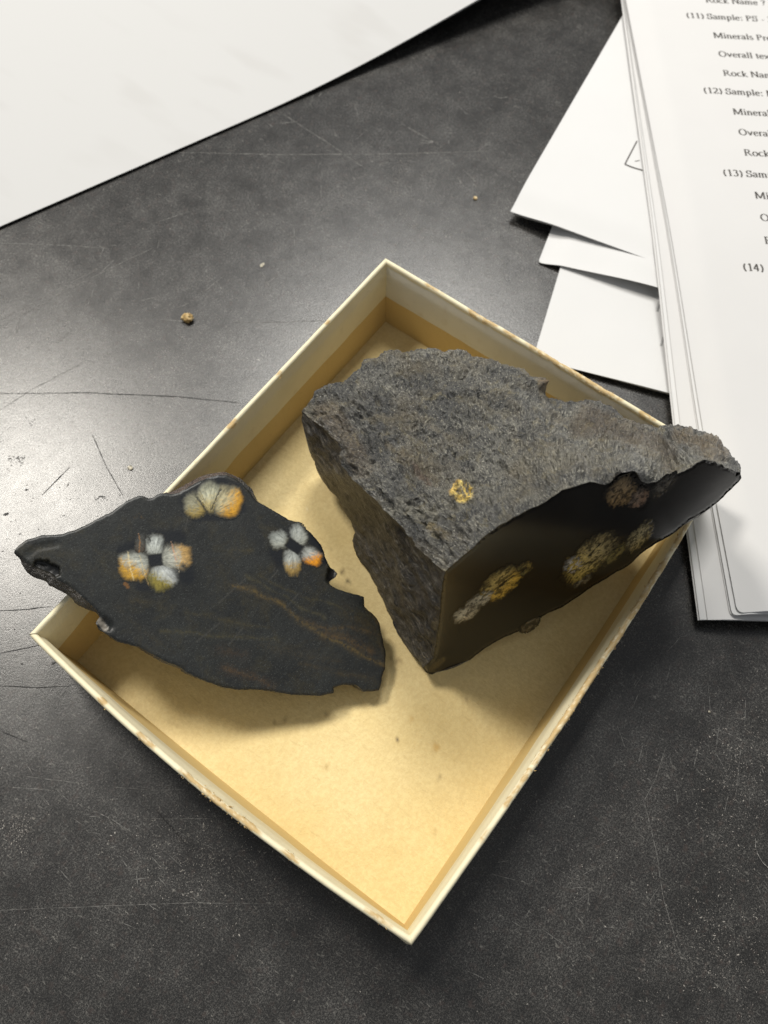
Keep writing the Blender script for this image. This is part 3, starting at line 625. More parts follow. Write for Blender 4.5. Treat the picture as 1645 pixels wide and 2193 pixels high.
    K((288, 1212), 34, 31, 0.1, (0.47, 0.48, 0.42), (0.50, 0.31, 0.05), (-0.45, 1.0), 1.0, 1, fib=0.22, streak=0.6, veins=[([(274, 1182), (279, 1215), (286, 1242)], 2.6, (0.66, 0.55, 0.30)), ([(258, 1203), (300, 1200)], 1.8, (0.62, 0.58, 0.45)), ([(299, 1190), (310, 1228), (318, 1252)], 2.0, (0.55, 0.45, 0.25))])
    K((349, 1237), 30, 27, -0.3, (0.56, 0.58, 0.56), (0.20, 0.18, 0.045), (-0.9, 0.75), 0.9, 2, fib=0.22, streak=0.5)
    K((378, 1193), 33, 26, -0.15, (0.50, 0.50, 0.43), (0.42, 0.26, 0.07), (1.1, -0.1), 0.7, 3, fib=0.24, dark=[([(392, 1212), (402, 1220)], 11)], veins=[([(367, 1160), (373, 1185), (377, 1202)], 2.4, (0.58, 0.28, 0.16)), ([(376, 1200), (384, 1225)], 1.6, (0.5, 0.45, 0.35))])
    K((331, 1168), 20, 23, 0.1, (0.48, 0.50, 0.47), (0.3, 0.3, 0.2), (0, 1), 0.1, 4, fib=0.34, dark=[([(318, 1150), (322, 1160)], 6)])
    K((301, 1166), 11, 22, 0.15, (0.10, 0.10, 0.09), (0.4, 0.2, 0.05), (0, 1), 0.1, 5, strength=0.55, fib=0.4, veins=[([(297, 1142), (300, 1160), (298, 1184)], 2.4, (0.46, 0.22, 0.07))])
    K((597, 1156), 21, 20, -0.3, (0.40, 0.42, 0.39), (0.3, 0.25, 0.1), (0, 1), 0.1, 6, fib=0.36, streak=0.3)
    K((639, 1146), 17, 25, -0.42, (0.44, 0.46, 0.43), (0.3, 0.25, 0.1), (0, 1), 0.1, 7, fib=0.36)
    K((626, 1205), 18, 28, -0.12, (0.46, 0.48, 0.45), (0.30, 0.20, 0.04), (0.0, 1.2), 0.75, 8, fib=0.3)
    K((667, 1192), 23, 18, 0.5, (0.44, 0.45, 0.42), (0.62, 0.27, 0.02), (0.8, 0.6), 1.0, 9, fib=0.3)
    K((418, 1081), 24, 25, -0.2, (0.34, 0.32, 0.22), (0.27, 0.21, 0.06), (0.3, 0.8), 0.7, 10, fib=0.28, dark=[([(420, 1064), (440, 1092)], 4)], streak=0.5)
    K((447, 1064), 26, 32, 0.35, (0.50, 0.49, 0.36), (0.38, 0.31, 0.12), (0.3, 0.8), 0.6, 11, fib=0.2, dark=[([(421, 1064), (440, 1092), (444, 1098)], 5), ([(472, 1048), (462, 1072), (452, 1092)], 3.5)], streak=0.6)
    K((487, 1074), 29, 32, 0.2, (0.52, 0.46, 0.28), (0.56, 0.31, 0.035), (0.75, 0.35), 1.0, 12, fib=0.22, power=3.2, dark=[([(472, 1048), (462, 1072), (452, 1092)], 3)], streak=0.8)
rock_slice()

# ------------------------------------------------------------------ rock block with a polished cut face
def rock_block():
    F0 = at1(925, 1442, 0.0026); R0 = at1(1477, 1117, BH + 0.011)
    u = (R0 - F0) / np.linalg.norm(R0 - F0); up = np.array((0, 0, 1.0)); up -= u * (up @ u); up /= np.linalg.norm(up)
    n0 = np.cross(u, up); n0 = -n0 if n0 @ (CAM - F0) < 0 else n0
    a = math.radians(9); FN = n0 * math.cos(a) + up * math.sin(a)
    uh = np.array((u[0], u[1])) / np.hypot(u[0], u[1])
    base = at1(1000, 1200, 0.003)
    t = thing('rock_block', 'large rough grey rock block with one black polished cut face, gold spot on top', 'rock', base)
    top_edge = [(953, 1224), (967, 1211), (985, 1196), (1003, 1182), (1020, 1166), (1033, 1152), (1046, 1141), (1066, 1128), (1086, 1116), (1108, 1104), (1131, 1091), (1151, 1083), (1171, 1073), (1186, 1062), (1201, 1051), (1224, 1044), (1246, 1036), (1262, 1032), (1274, 1032), (1285, 1036), (1296, 1039),
                (1306, 1034), (1314, 1026), (1322, 1018), (1331, 1013), (1344, 1010), (1356, 1008), (1364, 1012), (1367, 1022), (1374, 1031), (1387, 1035), (1398, 1033), (1407, 1033), (1424, 1025), (1442, 1018), (1460, 1010), (1477, 1003), (1487, 995), (1497, 988), (1505, 985), (1512, 984), (1517, 987), (1523, 991), (1532, 988), (1536, 994), (1547, 993), (1551, 1000), (1567, 1005), (1578, 1012), (1587, 1018)]
    low_edge = [(1587, 1018), (1588, 1024), (1582, 1032), (1570, 1044), (1557, 1056), (1547, 1067), (1537, 1076), (1512, 1094), (1494, 1104), (1477, 1113), (1455, 1133), (1437, 1146), (1420, 1156), (1402, 1166), (1386, 1176), (1372, 1187), (1359, 1200), (1347, 1211), (1335, 1218), (1321, 1224), (1304, 1236), (1286, 1246), (1261, 1261), (1246, 1273), (1231, 1282), (1216, 1293),
                (1201, 1302), (1186, 1308), (1171, 1314), (1158, 1323), (1146, 1332), (1133, 1341), (1121, 1347), (1100, 1357), (1081, 1364), (1060, 1376), (1041, 1387), (1020, 1402), (1003, 1418), (985, 1432), (970, 1440), (955, 1444), (938, 1443), (924, 1444), (912, 1440), (905, 1430)]
    left_edge = [(905, 1430), (916, 1421), (928, 1409), (930, 1396), (933, 1382), (936, 1356), (940, 1332), (943, 1300), (945, 1272), (948, 1246), (953, 1224)]
    back = [(1587, 1018), (1585, 1006), (1576, 993), (1562, 972), (1545, 952), (1525, 937), (1503, 926), (1478, 917), (1452, 912), (1432, 913), (1412, 918), (1392, 914), (1365, 908), (1345, 900), (1330, 893), (1315, 879), (1300, 869), (1280, 862), (1258, 857), (1238, 861), (1220, 858), (1204, 853), (1190, 846), (1176, 840), (1170, 828), (1160, 815), (1148, 809), (1135, 804), (1118, 795),
            (1095, 787), (1075, 781), (1052, 772), (1030, 767), (1012, 762), (1000, 752), (985, 748), (968, 751), (950, 753), (935, 750), (918, 748), (905, 748), (885, 751), (866, 754), (850, 749), (832, 750), (820, 753), (812, 765), (800, 769), (786, 768), (776, 776), (772, 793), (764, 797), (755, 802), (745, 813), (730, 819), (712, 821), (698, 825), (684, 835), (672, 850), (658, 868), (648, 882)]
    sil = [(648, 882), (647, 895), (651, 915), (656, 937), (665, 957), (674, 976), (676, 993), (680, 1010), (690, 1027), (700, 1044), (716, 1058), (724, 1068), (729, 1078), (737, 1094), (752, 1122), (761, 1141), (753, 1158), (758, 1177), (772, 1202), (790, 1229), (807, 1261), (821, 1288), (834, 1313), (845, 1343), (856, 1364), (866, 1380), (880, 1398), (892, 1411), (905, 1430)]
    ridge = [(648, 882), (662, 893), (680, 905), (700, 922), (717, 940), (731, 957), (733, 980), (736, 1002), (752, 1023), (772, 1042), (798, 1064), (822, 1085), (842, 1106), (866, 1132), (890, 1158), (912, 1184), (935, 1208), (953, 1224)]
    st = 2.7
    top_edge = roughen(resample(top_edge, st, False), 1.4, 0.10, 11); low_edge = roughen(resample(low_edge, st, False), 1.0, 0.10, 12); left_edge = roughen(resample(left_edge, st, False), 0.8, 0.1, 13)
    back = roughen(resample(back, st, False), 1.8, 0.11, 14); sil = roughen(resample(sil, st, False), 1.6, 0.1, 15); ridge = roughen(resample(ridge, st, False), 3.0, 0.05, 16)
    # ---- the cut face
    face = np.vstack([top_edge[:-1], low_edge[:-1], left_edge[:-1]])
    V2, F = fill(face, 3.2); P = onplane(V2, F0, FN)
    nF = len(face); dE = segdist(V2, np.vstack([face, face[:1]]))
    notch = smooth(30, 8, segdist(V2, [(1338, 1018), (1330, 1050)])) + 0.8 * smooth(20, 6, segdist(V2, [(1370, 1055), (1368, 1075)]))
    nn = fbm(P * 400, 3, 5)
    P = P - FN * (0.0004 * smooth(5, 0, dE) + 0.0016 * notch * (0.7 + 0.8 * nn))[:, None] + FN * (0.00004 * fbm(P * 60, 2, 3))[:, None]
    P[:nF] = onplane(face, F0, FN)
    ti = np.zeros((len(P), 4)); nf = fbm(np.c_[V2 * 0.3, V2[:, :1] * 0], 3, 15); nz = fbm(np.c_[V2 * 0.06, V2[:, :1] * 0], 3, 25)
    def spot(l, w, k, c):
        d = segdist(V2, l); aa = k * smooth(w, w * 0.3, d + 3 * nf + 2 * nz); s = aa > ti[:, 3]; ti[s, :3] = c; ti[s, 3] = aa[s]
    spot([(925, 1432), (950, 1412)], 9, 0.6, (0.10, 0.08, 0.04)); spot([(910, 1436), (930, 1420)], 8, 0.35, (0.06, 0.055, 0.04))
    if normals(P, F)[len(P) // 2] @ FN < 0: F = [f[::-1] for f in F]
    mesh_obj('polished_face', P, F, MC, t, tint=ti)
    # ---- heights of the weathered skin
    zt = onplane(top_edge, F0, FN)
    iF = np.arange(0, len(top_edge), 9)
    ctl = [(1562, 972, .051), (1525, 937, .048), (1440, 913, .0415), (1345, 900, .0365), (1258, 860, .0345), (1178, 842, .037), (1140, 806, .042), (1075, 781, .042), (985, 750, .043), (905, 750, .045), (832, 752, .045), (770, 795, .0455), (712, 822, .043), (672, 850, .039), (648, 884, .034),
           (985, 1058, .0605), (900, 950, .0530), (1050, 900, .0545), (1170, 960, .0610), (1280, 960, .0570), (1340, 960, .0545), (733, 980, .0470), (772, 1042, .0500), (842, 1106, .0530), (900, 1168, .0550), (800, 880, .0500), (950, 850, .0500), (1120, 860, .0500), (1210, 890, .0440), (1300, 920, .0440), (1420, 960, .0485), (1180, 880, .0475), (860, 1050, .0560), (1100, 1050, .0660)]
    ctl = np.array(ctl); rb = RBF(np.vstack([ctl[:, :2], top_edge[iF]]), np.r_[ctl[:, 2], zt[iF, 2]], 1e-7)
    topo = np.vstack([top_edge[:-1], back[:-1], ridge[:-1]])
    V2, F = fill(topo, st); z = rb(V2); P = at(V2, z); nT = len(top_edge); nB = len(back)
    P[:nT] = zt; P[len(top_edge) - 1 + len(back) - 1 + len(ridge) - 1 - 0 - 0:len(top_edge) - 1 + len(back) - 1 + len(ridge) - 1] = P[len(top_edge) - 1 + len(back) - 1 + len(ridge) - 1:len(top_edge) - 1 + len(back) - 1 + len(ridge) - 1]
    P[nT - 1] = at(topo[nT - 1:nT], zt[-1, 2])[0]
    N = normals(P, F)
    if N[len(P) // 2][2] < 0: F = [f[::-1] for f in F]; N = -N
    dF = segdist(V2, top_edge); dB = segdist(V2, back)
    Q = P * np.array((1, 1, 1.3))
    big = fbm(Q * 75, 3, 81); mid = fbm(Q * 210 + 0.4 * np.c_[big, big, big], 4, 82, 0.58); fine = fbm(Q * 800, 3, 83, 0.6); rdg = 1 - 2 * np.abs(fbm(Q * 260 + 0.5 * np.c_[big, mid, big], 4, 88, 0.6))
    led = fbm(Q * 120, 3, 86); ledge = np.floor(led * 6) / 6 + smooth(0, 1, (led * 6 % 1 - 0.75) * 4) / 6      # stepped cleavage scales
    f0 = smooth(0, 16, dF); fe = 0.35 + 0.65 * smooth(0, 14, dB)
    at_, ac_ = V2[:, 0] * 0.64 + V2[:, 1] * 0.77, -V2[:, 0] * 0.77 + V2[:, 1] * 0.64; at_, ac_ = at_ + 14 * big, ac_ + 14 * mid
    rip = 1 - 2.2 * np.abs(fbm(np.stack([at_ * 0.022, ac_ * 0.062, at_ * 0], 1), 4, 95, 0.62)); sc = fbm(np.stack([at_ * 0.05, ac_ * 0.13, at_ * 0], 1), 3, 97, 0.6)
    h = (0.0014 * big + 0.0012 * mid + 0.0015 * rip + 0.0010 * sc + 0.0004 * rdg + 0.0022 * ledge * (0.5 + 0.5 * smooth(-0.3, 0.4, big))) * f0 * fe + 0.00042 * fine * (0.15 + 0.85 * f0)
    # gully running down to the notch in the front edge, shoulder of the right end, small knobs
    h -= 0.0020 * smooth(38, 6, segdist(V2, [(1178, 850), (1230, 915), (1290, 975), (1330, 1006)])) * (0.35 + 0.65 * smooth(0, 14, dF))
    h += 0.0016 * smooth(22, 6, np.hypot(V2[:, 0] - 1155, V2[:, 1] - 826)) * (1 + 0.5 * fine)
    ks = np.hypot((V2[:, 0] - 985) / 26, (V2[:, 1] - 1058) / 20); h += 0.0009 * np.exp(-((ks - 0.7) / 0.35) ** 2) * (1 + 0.6 * fine)
    h += 0.0011 * smooth(26, 8, segdist(V2, [(690, 880), (760, 870)])) * mid
    wj = np.stack([fbm(np.c_[V2 * 0.05, V2[:, :1] * 0], 3, 71), fbm(np.c_[V2 * 0.05, V2[:, :1] * 0 + 4], 3, 72)], 1) * 12
    for lk, (l, am) in enumerate((([(775, 905), (812, 918), (845, 940), (868, 935), (905, 925)], 1.0), ([(800, 938), (838, 955), (862, 985), (885, 1010)], 1.1), ([(890, 985), (925, 1005), (965, 1000)], .8), ([(960, 855), (1010, 845), (1060, 862)], .8), ([(900, 770), (930, 785), (950, 768)], .7),
                    ([(835, 1015), (852, 1028), (860, 1010)], .9), ([(1000, 1000), (1060, 990), (1110, 1000), (1180, 985)], .9), ([(1060, 950), (1120, 940), (1170, 955)], .7), ([(720, 870), (740, 900), (735, 925)], .8), ([(1240, 950), (1290, 985), (1320, 1000)], .9), ([(1370, 935), (1420, 960), (1470, 965)], .8),
                    ([(870, 880), (920, 890), (950, 870)], .7), ([(1040, 800), (1100, 830), (1135, 840)], .7), ([(890, 1090), (930, 1110), (980, 1105)], .9), ([(1420, 930), (1480, 945), (1550, 985)], .8), ([(760, 830), (800, 850), (845, 840)], .7))):
        l = np.array(l, float); d1 = segdist(V2 + wj, l); d2 = segdist(V2 + wj - np.array((1.0, 5.5)), l)
        h += am * (0.00075 * np.exp(-(d1 / 4.5) ** 2) - 0.00085 * np.exp(-(d2 / 4.0) ** 2)) * smooth(0, 12, dF) * fe
    P = P + N * h[:, None]
    ti = np.zeros((len(P), 4)); nf = fbm(np.c_[V2 * 0.22, V2[:, :1] * 0], 3, 15); nz = fbm(np.c_[V2 * 0.03, V2[:, :1] * 0], 4, 25)
    def stain(d, w, k, c, rag=0.35):
        aa = k * smooth(w * 1.15, w * 0.3, d + w * rag * (nf + nz)); s = aa > ti[:, 3]; ti[s, :3] = c; ti[s, 3] = aa[s]
    stain(segdist(V2, [(1250, 900), (1330, 925), (1390, 960), (1430, 985)]), 34, 0.40, (0.15, 0.105, 0.060)); stain(segdist(V2, [(1460, 935), (1540, 970)]), 22, 0.45, (0.20, 0.135, 0.065)); stain(segdist(V2, [(1370, 970), (1450, 1000)]), 18, 0.4, (0.20, 0.16, 0.10))
    stain(segdist(V2, [(700, 880), (760, 960), (780, 1010)]), 30, 0.33, (0.17, 0.11, 0.05)); stain(segdist(V2, [(860, 985), (930, 1030)]), 18, 0.35, (0.19, 0.14, 0.06)); stain(segdist(V2, [(890, 1010), (920, 1040)]), 9, 0.5, (0.17, 0.10, 0.06))
    stain(np.hypot((V2[:, 0] - 986) / 1.2, V2[:, 1] - 1058), 42, 0.35, (0.26, 0.24, 0.17)); stain(segdist(V2, [(860, 1085), (930, 1105)]), 26, 0.50, (0.34, 0.33, 0.29)); stain(segdist(V2, [(930, 1130), (960, 1150)]), 12, 0.5, (0.30, 0.23, 0.10)); stain(segdist(V2, [(985, 860), (1090, 900)]), 12, 0.25, (0.30, 0.27, 0.19))
    stain(segdist(V2, [(1140, 1000), (1300, 990)]), 30, 0.28, (0.27, 0.25, 0.20)); stain(segdist(V2, [(1020, 1070), (1140, 1060)]), 26, 0.25, (0.26, 0.25, 0.22)); stain(np.hypot(V2[:, 0] - 1152, V2[:, 1] - 830), 17, 0.75, (0.20, 0.125, 0.045))
    stain(segdist(V2, [(780, 900), (900, 905), (960, 940)]), 9, 0.3, (0.30, 0.26, 0.18)); stain(segdist(V2, [(830, 960), (880, 1000)]), 7, 0.35, (0.30, 0.24, 0.14))
    skinT = (P, F, ti); grT = np.stack([(V2[:, 0] * 0.64 + V2[:, 1] * 0.77) * 0.0100, (-V2[:, 0] * 0.77 + V2[:, 1] * 0.64) * 0.0165, at_ * 0], 1)
    # ---- dark left side
    zr = rb(ridge)
    lo = [(656, 937, .027), (674, 976, .0205), (690, 1027, .0140), (716, 1058, .0100), (737, 1094, .0070), (761, 1141, .0055), (753, 1158, .0030), (790, 1229, .0026), (834, 1313, .0022), (866, 1380, .0020), (905, 1430, .0022)]
    lo = np.array(lo); ze = onplane(left_edge, F0, FN); iR = np.arange(0, len(ridge), 8); iL = np.arange(0, len(left_edge), 6)
    mids = np.array([(720, 1000, .034), (800, 1150, .031)])
    rl = RBF(np.vstack([lo[:, :2], ridge[iR], left_edge[iL]]), np.r_[lo[:, 2], zr[iR], ze[iL, 2]], 1e-7)
    sido = np.vstack([sil[:-1], left_edge[:-1], ridge[::-1][:-1]])
    V2, F = fill(sido, st); P = at(V2, np.maximum(rl(V2), 0.0018)); nS = len(sil); nL = len(left_edge)
    P[nS - 1:nS - 1 + nL - 1] = ze[:-1]
    N = normals(P, F)
    if N[len(P) // 2] @ (CAM - P[len(P) // 2]) < 0: F = [f[::-1] for f in F]; N = -N
    dK = segdist(V2, ridge); dL = segdist(V2, left_edge); dS = segdist(V2, sil)
    ca, sa = math.cos(math.radians(58)), math.sin(math.radians(58)); al = V2[:, 0] * ca + V2[:, 1] * sa; ac = -V2[:, 0] * sa + V2[:, 1] * ca    # grain runs along the edge
    gr = fbm(np.stack([al * 0.012, ac * 0.085, al * 0], 1), 4, 91, 0.62); gr2 = fbm(np.stack([al * 0.05, ac * 0.30, al * 0], 1), 3, 92, 0.6); bl = fbm(np.c_[V2 * 0.03, V2[:, :1] * 0], 3, 93)
    w = smooth(0, 12, dL) * (0.25 + 0.75 * smooth(0, 14, dK)) * (0.4 + 0.6 * smooth(0, 10, dS))
    P = P + N * ((0.0011 * gr + 0.0004 * gr2 + 0.0009 * bl) * w)[:, None]
    P[:, 2] = np.maximum(P[:, 2], 0.0018)
    tl = np.zeros((len(P), 4)); aa = np.clip(0.55 + 0.5 * gr + 0.35 * gr2, 0, 0.92)
    tl[:, :3] = np.where((bl + gr > 0.35)[:, None], (0.052, 0.040, 0.024), (0.026, 0.025, 0.024)); tl[:, 3] = 0 * aa
    # ---- join the two skins, then close the back and underside
    (Pt, Ft, tt) = skinT; nF_top = len(Ft)
    nTp = len(Pt); V = np.vstack([Pt, P]); F_all = list(Ft) + [tuple(k + nTp for k in f) for f in F]; tint = np.vstack([tt, tl])
    nTe, nBk, nRd = len(top_edge), len(back), len(ridge)
    # weld the ridge: side copies take the top's positions
    rid_top = list(range(nTe - 1 + nBk - 1, nTe - 1 + nBk - 1 + nRd - 1)) + [0]
    s0 = len(sil) - 1 + len(left_edge) - 1
    rid_side = [nTp + 0] + [nTp + s0 + k for k in range(nRd - 2, 0, -1)] + [nTp + s0]
    for i_t, i_s in zip(rid_top, rid_side): V[i_s] = V[i_t]
    low = onplane(low_edge, F0, FN)
    sl = (low[:, :2] - F0[:2]) @ uh; o = np.argsort(sl)
    nxy = FN[:2] / np.linalg.norm(FN[:2])
    def zunder(xy):                    # the underside hangs lower behind the cut face and rests on the rim corner
        sx = (xy - F0[:2]) @ uh; bh = -((xy - F0[:2]) @ nxy); z = np.interp(sx, sl[o], low[o, 2]) - 0.0004
        return np.maximum(0.0018, z - np.minimum(np.maximum(z - BH - 0.0006, 0), 0.011) * smooth(0.0, 0.010, bh) * smooth(0.03, 0.06, sx))
    back_i = list(range(nTe - 1, nTe - 1 + nBk - 1)); sil_i = [nTp + k for k in range(0, len(sil) - 1)]
    low_i = list(range(len(V), len(V) + len(low))); V = np.vstack([V, low]); tint = np.vstack([tint, np.zeros((len(low), 4))])
    loop = low_i[:-1][::-1] if False else None
    loop = back_i + sil_i + low_i[::-1][:-1]        # round the whole outline
    L = V[loop]; c = L[:, :2].mean(0); m = len(loop); isb = np.array([i in set(back_i) for i in loop])
    prev = loop
    for k, (fz, inn) in enumerate(((0.25, 0.02), (0.6, 0.05), (1.0, 0.12))):
        xy = L[:, :2] + (c - L[:, :2]) * inn * np.where(isb, 1, 0.3 if k < 2 else 1)[:, None]
        zu = np.minimum(L[:, 2], zunder(xy)); zz = L[:, 2] + (zu - L[:, 2]) * fz
        R = np.c_[xy, zz]; R += (fbm(R * 150, 3, 44 + k) * 0.0012 * isb)[:, None] * np.array((1, 1, 0)); R[:, 2] = np.maximum(R[:, 2], 0.0018)
        cur = list(range(len(V), len(V) + m)); V = np.vstack([V, R]); tint = np.vstack([tint, np.zeros((m, 4))])
        F_all += [(prev[i], cur[i], cur[(i + 1) % m], prev[(i + 1) % m]) for i in range(m)]; prev = cur
    V = np.vstack([V, np.r_[c, zunder(c[None])[0]]]); tint = np.vstack([tint, np.zeros((1, 4))])
    F_all += [(prev[i], len(V) - 1, prev[(i + 1) % m]) for i in range(m)]
    ob = mesh_obj('weathered_skin', V, F_all, MR, t, tint=tint)
    ob.data.materials.append(MSD); ga = ob.data.attributes.new('grain', 'FLOAT_VECTOR', 'POINT'); gv = np.zeros((len(V), 3)); gv[:nTp] = grT; gv[nTp:nTp + len(al)] = np.stack([al * 0.006, ac * 0.042, al * 0], 1)
    ga.data.foreach_set('vector', gv.astype(np.float32).ravel())
    mi = np.zeros(len(F_all), np.int32); mi[nF_top:nF_top + len(F)] = 1; ob.data.polygons.foreach_set('material_index', mi)
    # gold spot on top: a ragged ring of mineral
    X = np.stack(np.meshgrid(np.arange(955, 1017, 1.3), np.arange(1028, 1090, 1.3), indexing='ij'), -1); gn = X.shape[:2]; px = X.reshape(-1, 2)
    r = np.hypot((px[:, 0] - 986) / 28, (px[:, 1] - 1058) / 25); th = np.arctan2(px[:, 1] - 1058, px[:, 0] - 986); q = np.c_[px * 0.16, px[:, :1] * 0]
    nf = fbm(q, 4, 33, 0.65); ring = np.exp(-((r * (1 + 0.3 * nf) - 0.68) / 0.36) ** 2) * (1 - 0.75 * np.exp(-((th + 0.9) / 0.5) ** 2) * 0.5) + 0.45 * smooth(0.7, 0.2, r)
    mk = smooth(0.22, 0.95, ring * (1 + 0.8 * nf)); from_top = rb(px) 
    # sits on the skin: sample nearest skin vertices
    Vt = Pt; ptop = at(px, from_top); hz = np.zeros(len(px))
    sel = np.where((np.abs(Vt[:, 0] - ptop[:, 0].mean()) < 0.012) & (np.abs(Vt[:, 1] - ptop[:, 1].mean()) < 0.012))[0]
    d2 = ((ptop[:, None, :2] - Vt[None, sel, :2]) ** 2).sum(2); idx = np.argsort(d2, 1)[:, :4]; wgt = 1 / (np.take_along_axis(d2, idx, 1) + 1e-9)
    zs = (Vt[sel, 2][idx] * wgt).sum(1) / wgt.sum(1)
    Pg = ptop.copy(); Pg[:, 2] = zs + 0.00008 + 0.00016 * mk * (0.7 + 0.7 * nf)
    ok = mk > 0.02; Fg = [f for f in grid_faces(*gn) if ok[list(f)].all()]
    use = np.unique(np.array(Fg).ravel()); rm = -np.ones(len(px), int); rm[use] = np.arange(len(use))
    cg = np.array((0.80, 0.58, 0.15))[None] * (0.80 + 1.0 * nf)[:, None] + np.array((0.16, 0.17, 0.10))[None] * smooth(0.1, 0.6, fbm(q * 2, 3, 5))[:, None]
    org = smooth(0.4, 0.9, -np.cos(th - 0.55) * r) ; cg = cg * (1 - 0.5 * org[:, None]) + np.array((0.45, 0.20, 0.03)) * 0.5 * org[:, None]
    o = mesh_obj('crystal', Pg[use], [tuple(rm[k] for k in f[::-1]) for f in Fg], MR, t, tint=np.c_[np.clip(cg, 0.01, 0.9), np.clip(mk * 0.95, 0, .95)][use])
    if normals(Pg[use], [tuple(rm[k] for k in f[::-1]) for f in Fg])[0][2] < 0: o.data.flip_normals()
    o['label'] = 'ragged golden crystal ring on the rough top'
    # crystals in the polished face
    K = lambda *a_, **k: crystal(t, MC, F0, FN, *a_, lift=0.00004, step=1.3, patchy=0.78, edge=0.82, **k)
    TAN = (0.62, 0.48, 0.17); OR = (0.70, 0.44, 0.06); GY = (0.58, 0.56, 0.46)
    K((1072, 1250), 48, 24, -0.62, TAN, OR, (0.2, 0.9), 0.8, 21, fib=0.42, streak=1.2, strength=0.9, dark=[([(1052, 1268), (1100, 1232)], 4)])
    K((1030, 1284), 34, 13, -0.55, GY, OR, (0, 1), 0.1, 22, fib=0.6, streak=1.4, strength=0.8)
    K((998, 1314), 30, 14, -0.5, GY, OR, (0, 1), 0.15, 23, fib=0.5, streak=1.2, strength=0.85)
    K((1124, 1217), 18, 12, -0.6, (0.34, 0.28, 0.10), OR, (1, 0), 0.3, 24, fib=0.5, strength=0.7, dark=[([(1119, 1221), (1126, 1217)], 12)])
    K((1264, 1192), 66, 27, -0.72, (0.52, 0.42, 0.20), (0.66, 0.48, 0.10), (-0.9, 0.2), 0.7, 25, fib=0.42, streak=1.5, strength=0.9, dark=[([(1262, 1190), (1285, 1165)], 3), ([(1240, 1212), (1275, 1200)], 3)])
    K((1228, 1210), 22, 15, -0.6, (0.66, 0.64, 0.58), OR, (0, 1), 0.2, 26, fib=0.5, streak=1.2, strength=0.8)
    K((1318, 1186), 34, 9, -0.8, (0.34, 0.28, 0.10), OR, (0, 1), 0.1, 27, fib=0.7, streak=1.5, strength=0.65)
    K((1370, 1148), 40, 17, -0.85, (0.50, 0.42, 0.22), OR, (0, 1), 0.25, 28, fib=0.45, streak=1.4, strength=0.85)
    K((1244, 1244), 24, 9, -0.5, (0.32, 0.29, 0.20), OR, (0, 1), 0.1, 29, fib=0.7, streak=1.2, strength=0.6)
    K((1330, 1052), 36, 24, -0.75, (0.38, 0.28, 0.16), (0.42, 0.26, 0.10), (-0.5, 0.8), 0.6, 30, fib=0.5, streak=1.3, strength=0.85)
    K((1367, 1067), 26, 15, -0.7, (0.36, 0.27, 0.20), (0.40, 0.22, 0.12), (0.2, 0.8), 0.6, 31, fib=0.5, streak=1.0, strength=0.8)
    K((1420, 1042), 34, 13, -0.7, (0.22, 0.20, 0.17), OR, (0, 1), 0.1, 32, fib=0.6, streak=1.2, strength=0.6)
    K((1136, 1338), 22, 9, -0.5, (0.34, 0.30, 0.22), OR, (0, 1), 0.1, 33, fib=0.5, strength=0.7, dark=[([(1128, 1342), (1142, 1335)], 6)])
rock_block()

